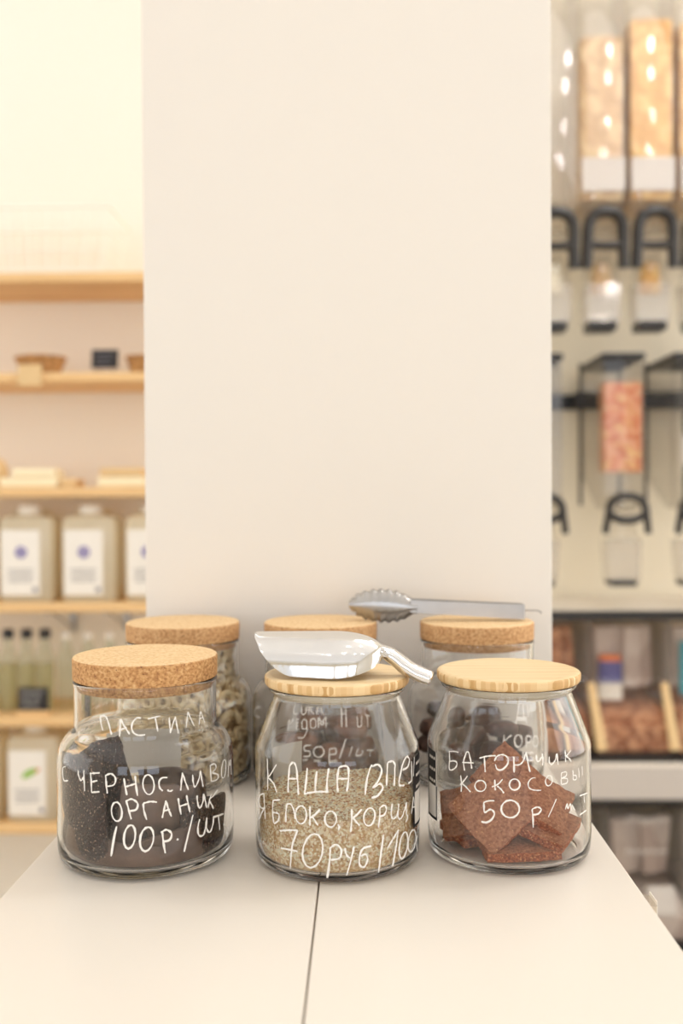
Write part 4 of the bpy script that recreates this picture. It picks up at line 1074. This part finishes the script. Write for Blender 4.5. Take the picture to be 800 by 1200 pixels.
def bulk_bin(label, pxa, pxb, y0, y1, fillU, fillL, D0=3.25):
    x0, x1 = xy(pxa, D0), xy(pxb, D0); X = (x0 + x1) / 2; w2 = (x1 - x0) / 2 - .006
    t = thing('bulk_bin', (X, D0, 0), label, 'bin')
    zt, zb_ = zy(y0, D0), zy(y1, D0); hh = zt - zb_; dp = .36
    outl = [(.06, zt), (dp, zt), (dp, zb_), (0, zb_), (-.02, zb_ + hh * .30), (.0, zb_ + hh * .38), (.06, zb_ + hh * .52)]
    MB().prism(outl, -w2, w2).build('clear_bin', M['clear'], t, bevel=.004)
    MB().prism([(-.03, zb_), (dp, zb_), (dp, zb_ - .02), (-.03, zb_ - .02)], -w2 - .004, w2 + .004).build('black_base', M['black'], t)
    for s_ in (-1, 1): MB().box((s_ * (w2 + .003), dp / 2 + .03, (zt + zb_) / 2), (.004, dp - .06, hh)).build('divider', M['clear_bin'], t)
    if fillL: MB().prism([(.012, zb_ + .004), (dp - .02, zb_ + .004), (dp - .02, zb_ + hh * .36), (.06, zb_ + hh * .28), (.0, zb_ + hh * .20)], -w2 + .006, w2 - .006).build('filling', M[fillL], t)
    if fillU:
        r_ = random.Random(int(pxa)); 
        for i in range(4):
            ww = w2 * .42; xx = -w2 + .05 + i * (2 * w2 - .1) / 3
            MB().box((xx, .15 + .03 * (i % 2), zb_ + hh * (.40 + .26)), (ww, .05, hh * .46), Matrix.Rotation(r_.uniform(-.12, .12), 3, 'Y')).build('packet', M[fillU], t, bevel=.004)
    return t, X, D0, zt, zb_, w2
bulk_bin('clear bulk bin of brown goods just right of the pillar, behind the front jar', 601, 693, 724, 884, 'brownmix', 'brownmix')
t_, X_, D_0, zt_, zb2, w_ = bulk_bin('clear bulk bin holding the violet and orange printed bottle', 695, 787, 724, 884, 'greymix', 'brownmix')
bulk_bin('clear bulk bin with a teal packet at the right picture edge', 789, 881, 724, 884, 'greymix', 'brownmix')
# printed bottle inside, teal packet
pb = thing('printed_bottle', (xy(712, 3.36), 3.355, zy(820, 3.355)), 'white bottle with violet band and orange cap inside a bulk bin', 'bottle')
hs = (820 - 768) * 3.355 / F
MB().lathe([(0, 0), (.042, 0), (.042, hs * .38), (0, hs * .38)], 24, sy=.4).build('white_base', M['white'], pb, smooth=True)
MB().lathe([(0, hs * .38), (.041, hs * .38), (.041, hs * .86), (0, hs * .86)], 24, sy=.4).build('violet_band', M['blue'], pb, smooth=True)
MB().lathe([(0, hs * .86), (.040, hs * .86), (.036, hs), (0, hs)], 24, sy=.4).build('cap', M['orange'], pb, smooth=True)
tp = MB().box((0, 0, .09), (.10, .02, .18)).build('teal_packet', M['teal'], bevel=.004); tp.location = (xy(810, 3.36), 3.355, zy(815, 3.355)); tag(tp, 'teal printed packet at the right picture edge in its bulk bin', 'packet')
# wooden scoops hanging beside bins
for pxa, l in ((700, 'tan wooden spatula leaning against the bin divider nearest the pillar'), (786, 'pale wooden spatula leaning by the second bin divider')):
    a = at_y(pxa - 8, 800, 3.215); b = at_y(pxa + 5, 879, 3.19); o = MB().tube([a, (a + b) / 2, b], [.012, .015, .018], 8, flat=.5, up=(1, 0, 0)).build('spatula', M['tan_card'], smooth=True); tag(o, l, 'spatula')
# lower bins with handwriting
for i, (a, b, l) in enumerate(((622, 714, 'lower clear bin below the ledge, right beside the front jar'), (716, 808, 'lower clear bin with white handwriting below the ledge'), (810, 902, 'lower clear bin below the ledge beyond the right picture edge'))):
    t, X, D0, zt, zb_, w2 = bulk_bin(l, a, b, 958, 1106, 'greymix', 'greymix', 3.30)
    for r0 in range(2):
        m = MB(); m.tube([(-w2 * .6 + .0105 * k, .052 if r0 == 0 else .052, zt - .03 - r0 * .105 + (.008 if k % 2 else -.006) + .003 * sin(k * 1.7)) for k in range(int(w2 * 1.2 / .0105))], .0028, 5)
        m.build('lettering', M['chalk'], t)
wc = MB().box((0, 0, .035), (.09, .05, .09), Matrix.Rotation(R(-20), 3, 'X')).build('carton', M['label'], bevel=.01)
wc.location = (xy(776, 3.1), 3.15, .0); wc.location.z = zy(1070, 3.15); tag(wc, 'small white carton in front of the lower bins', 'carton')
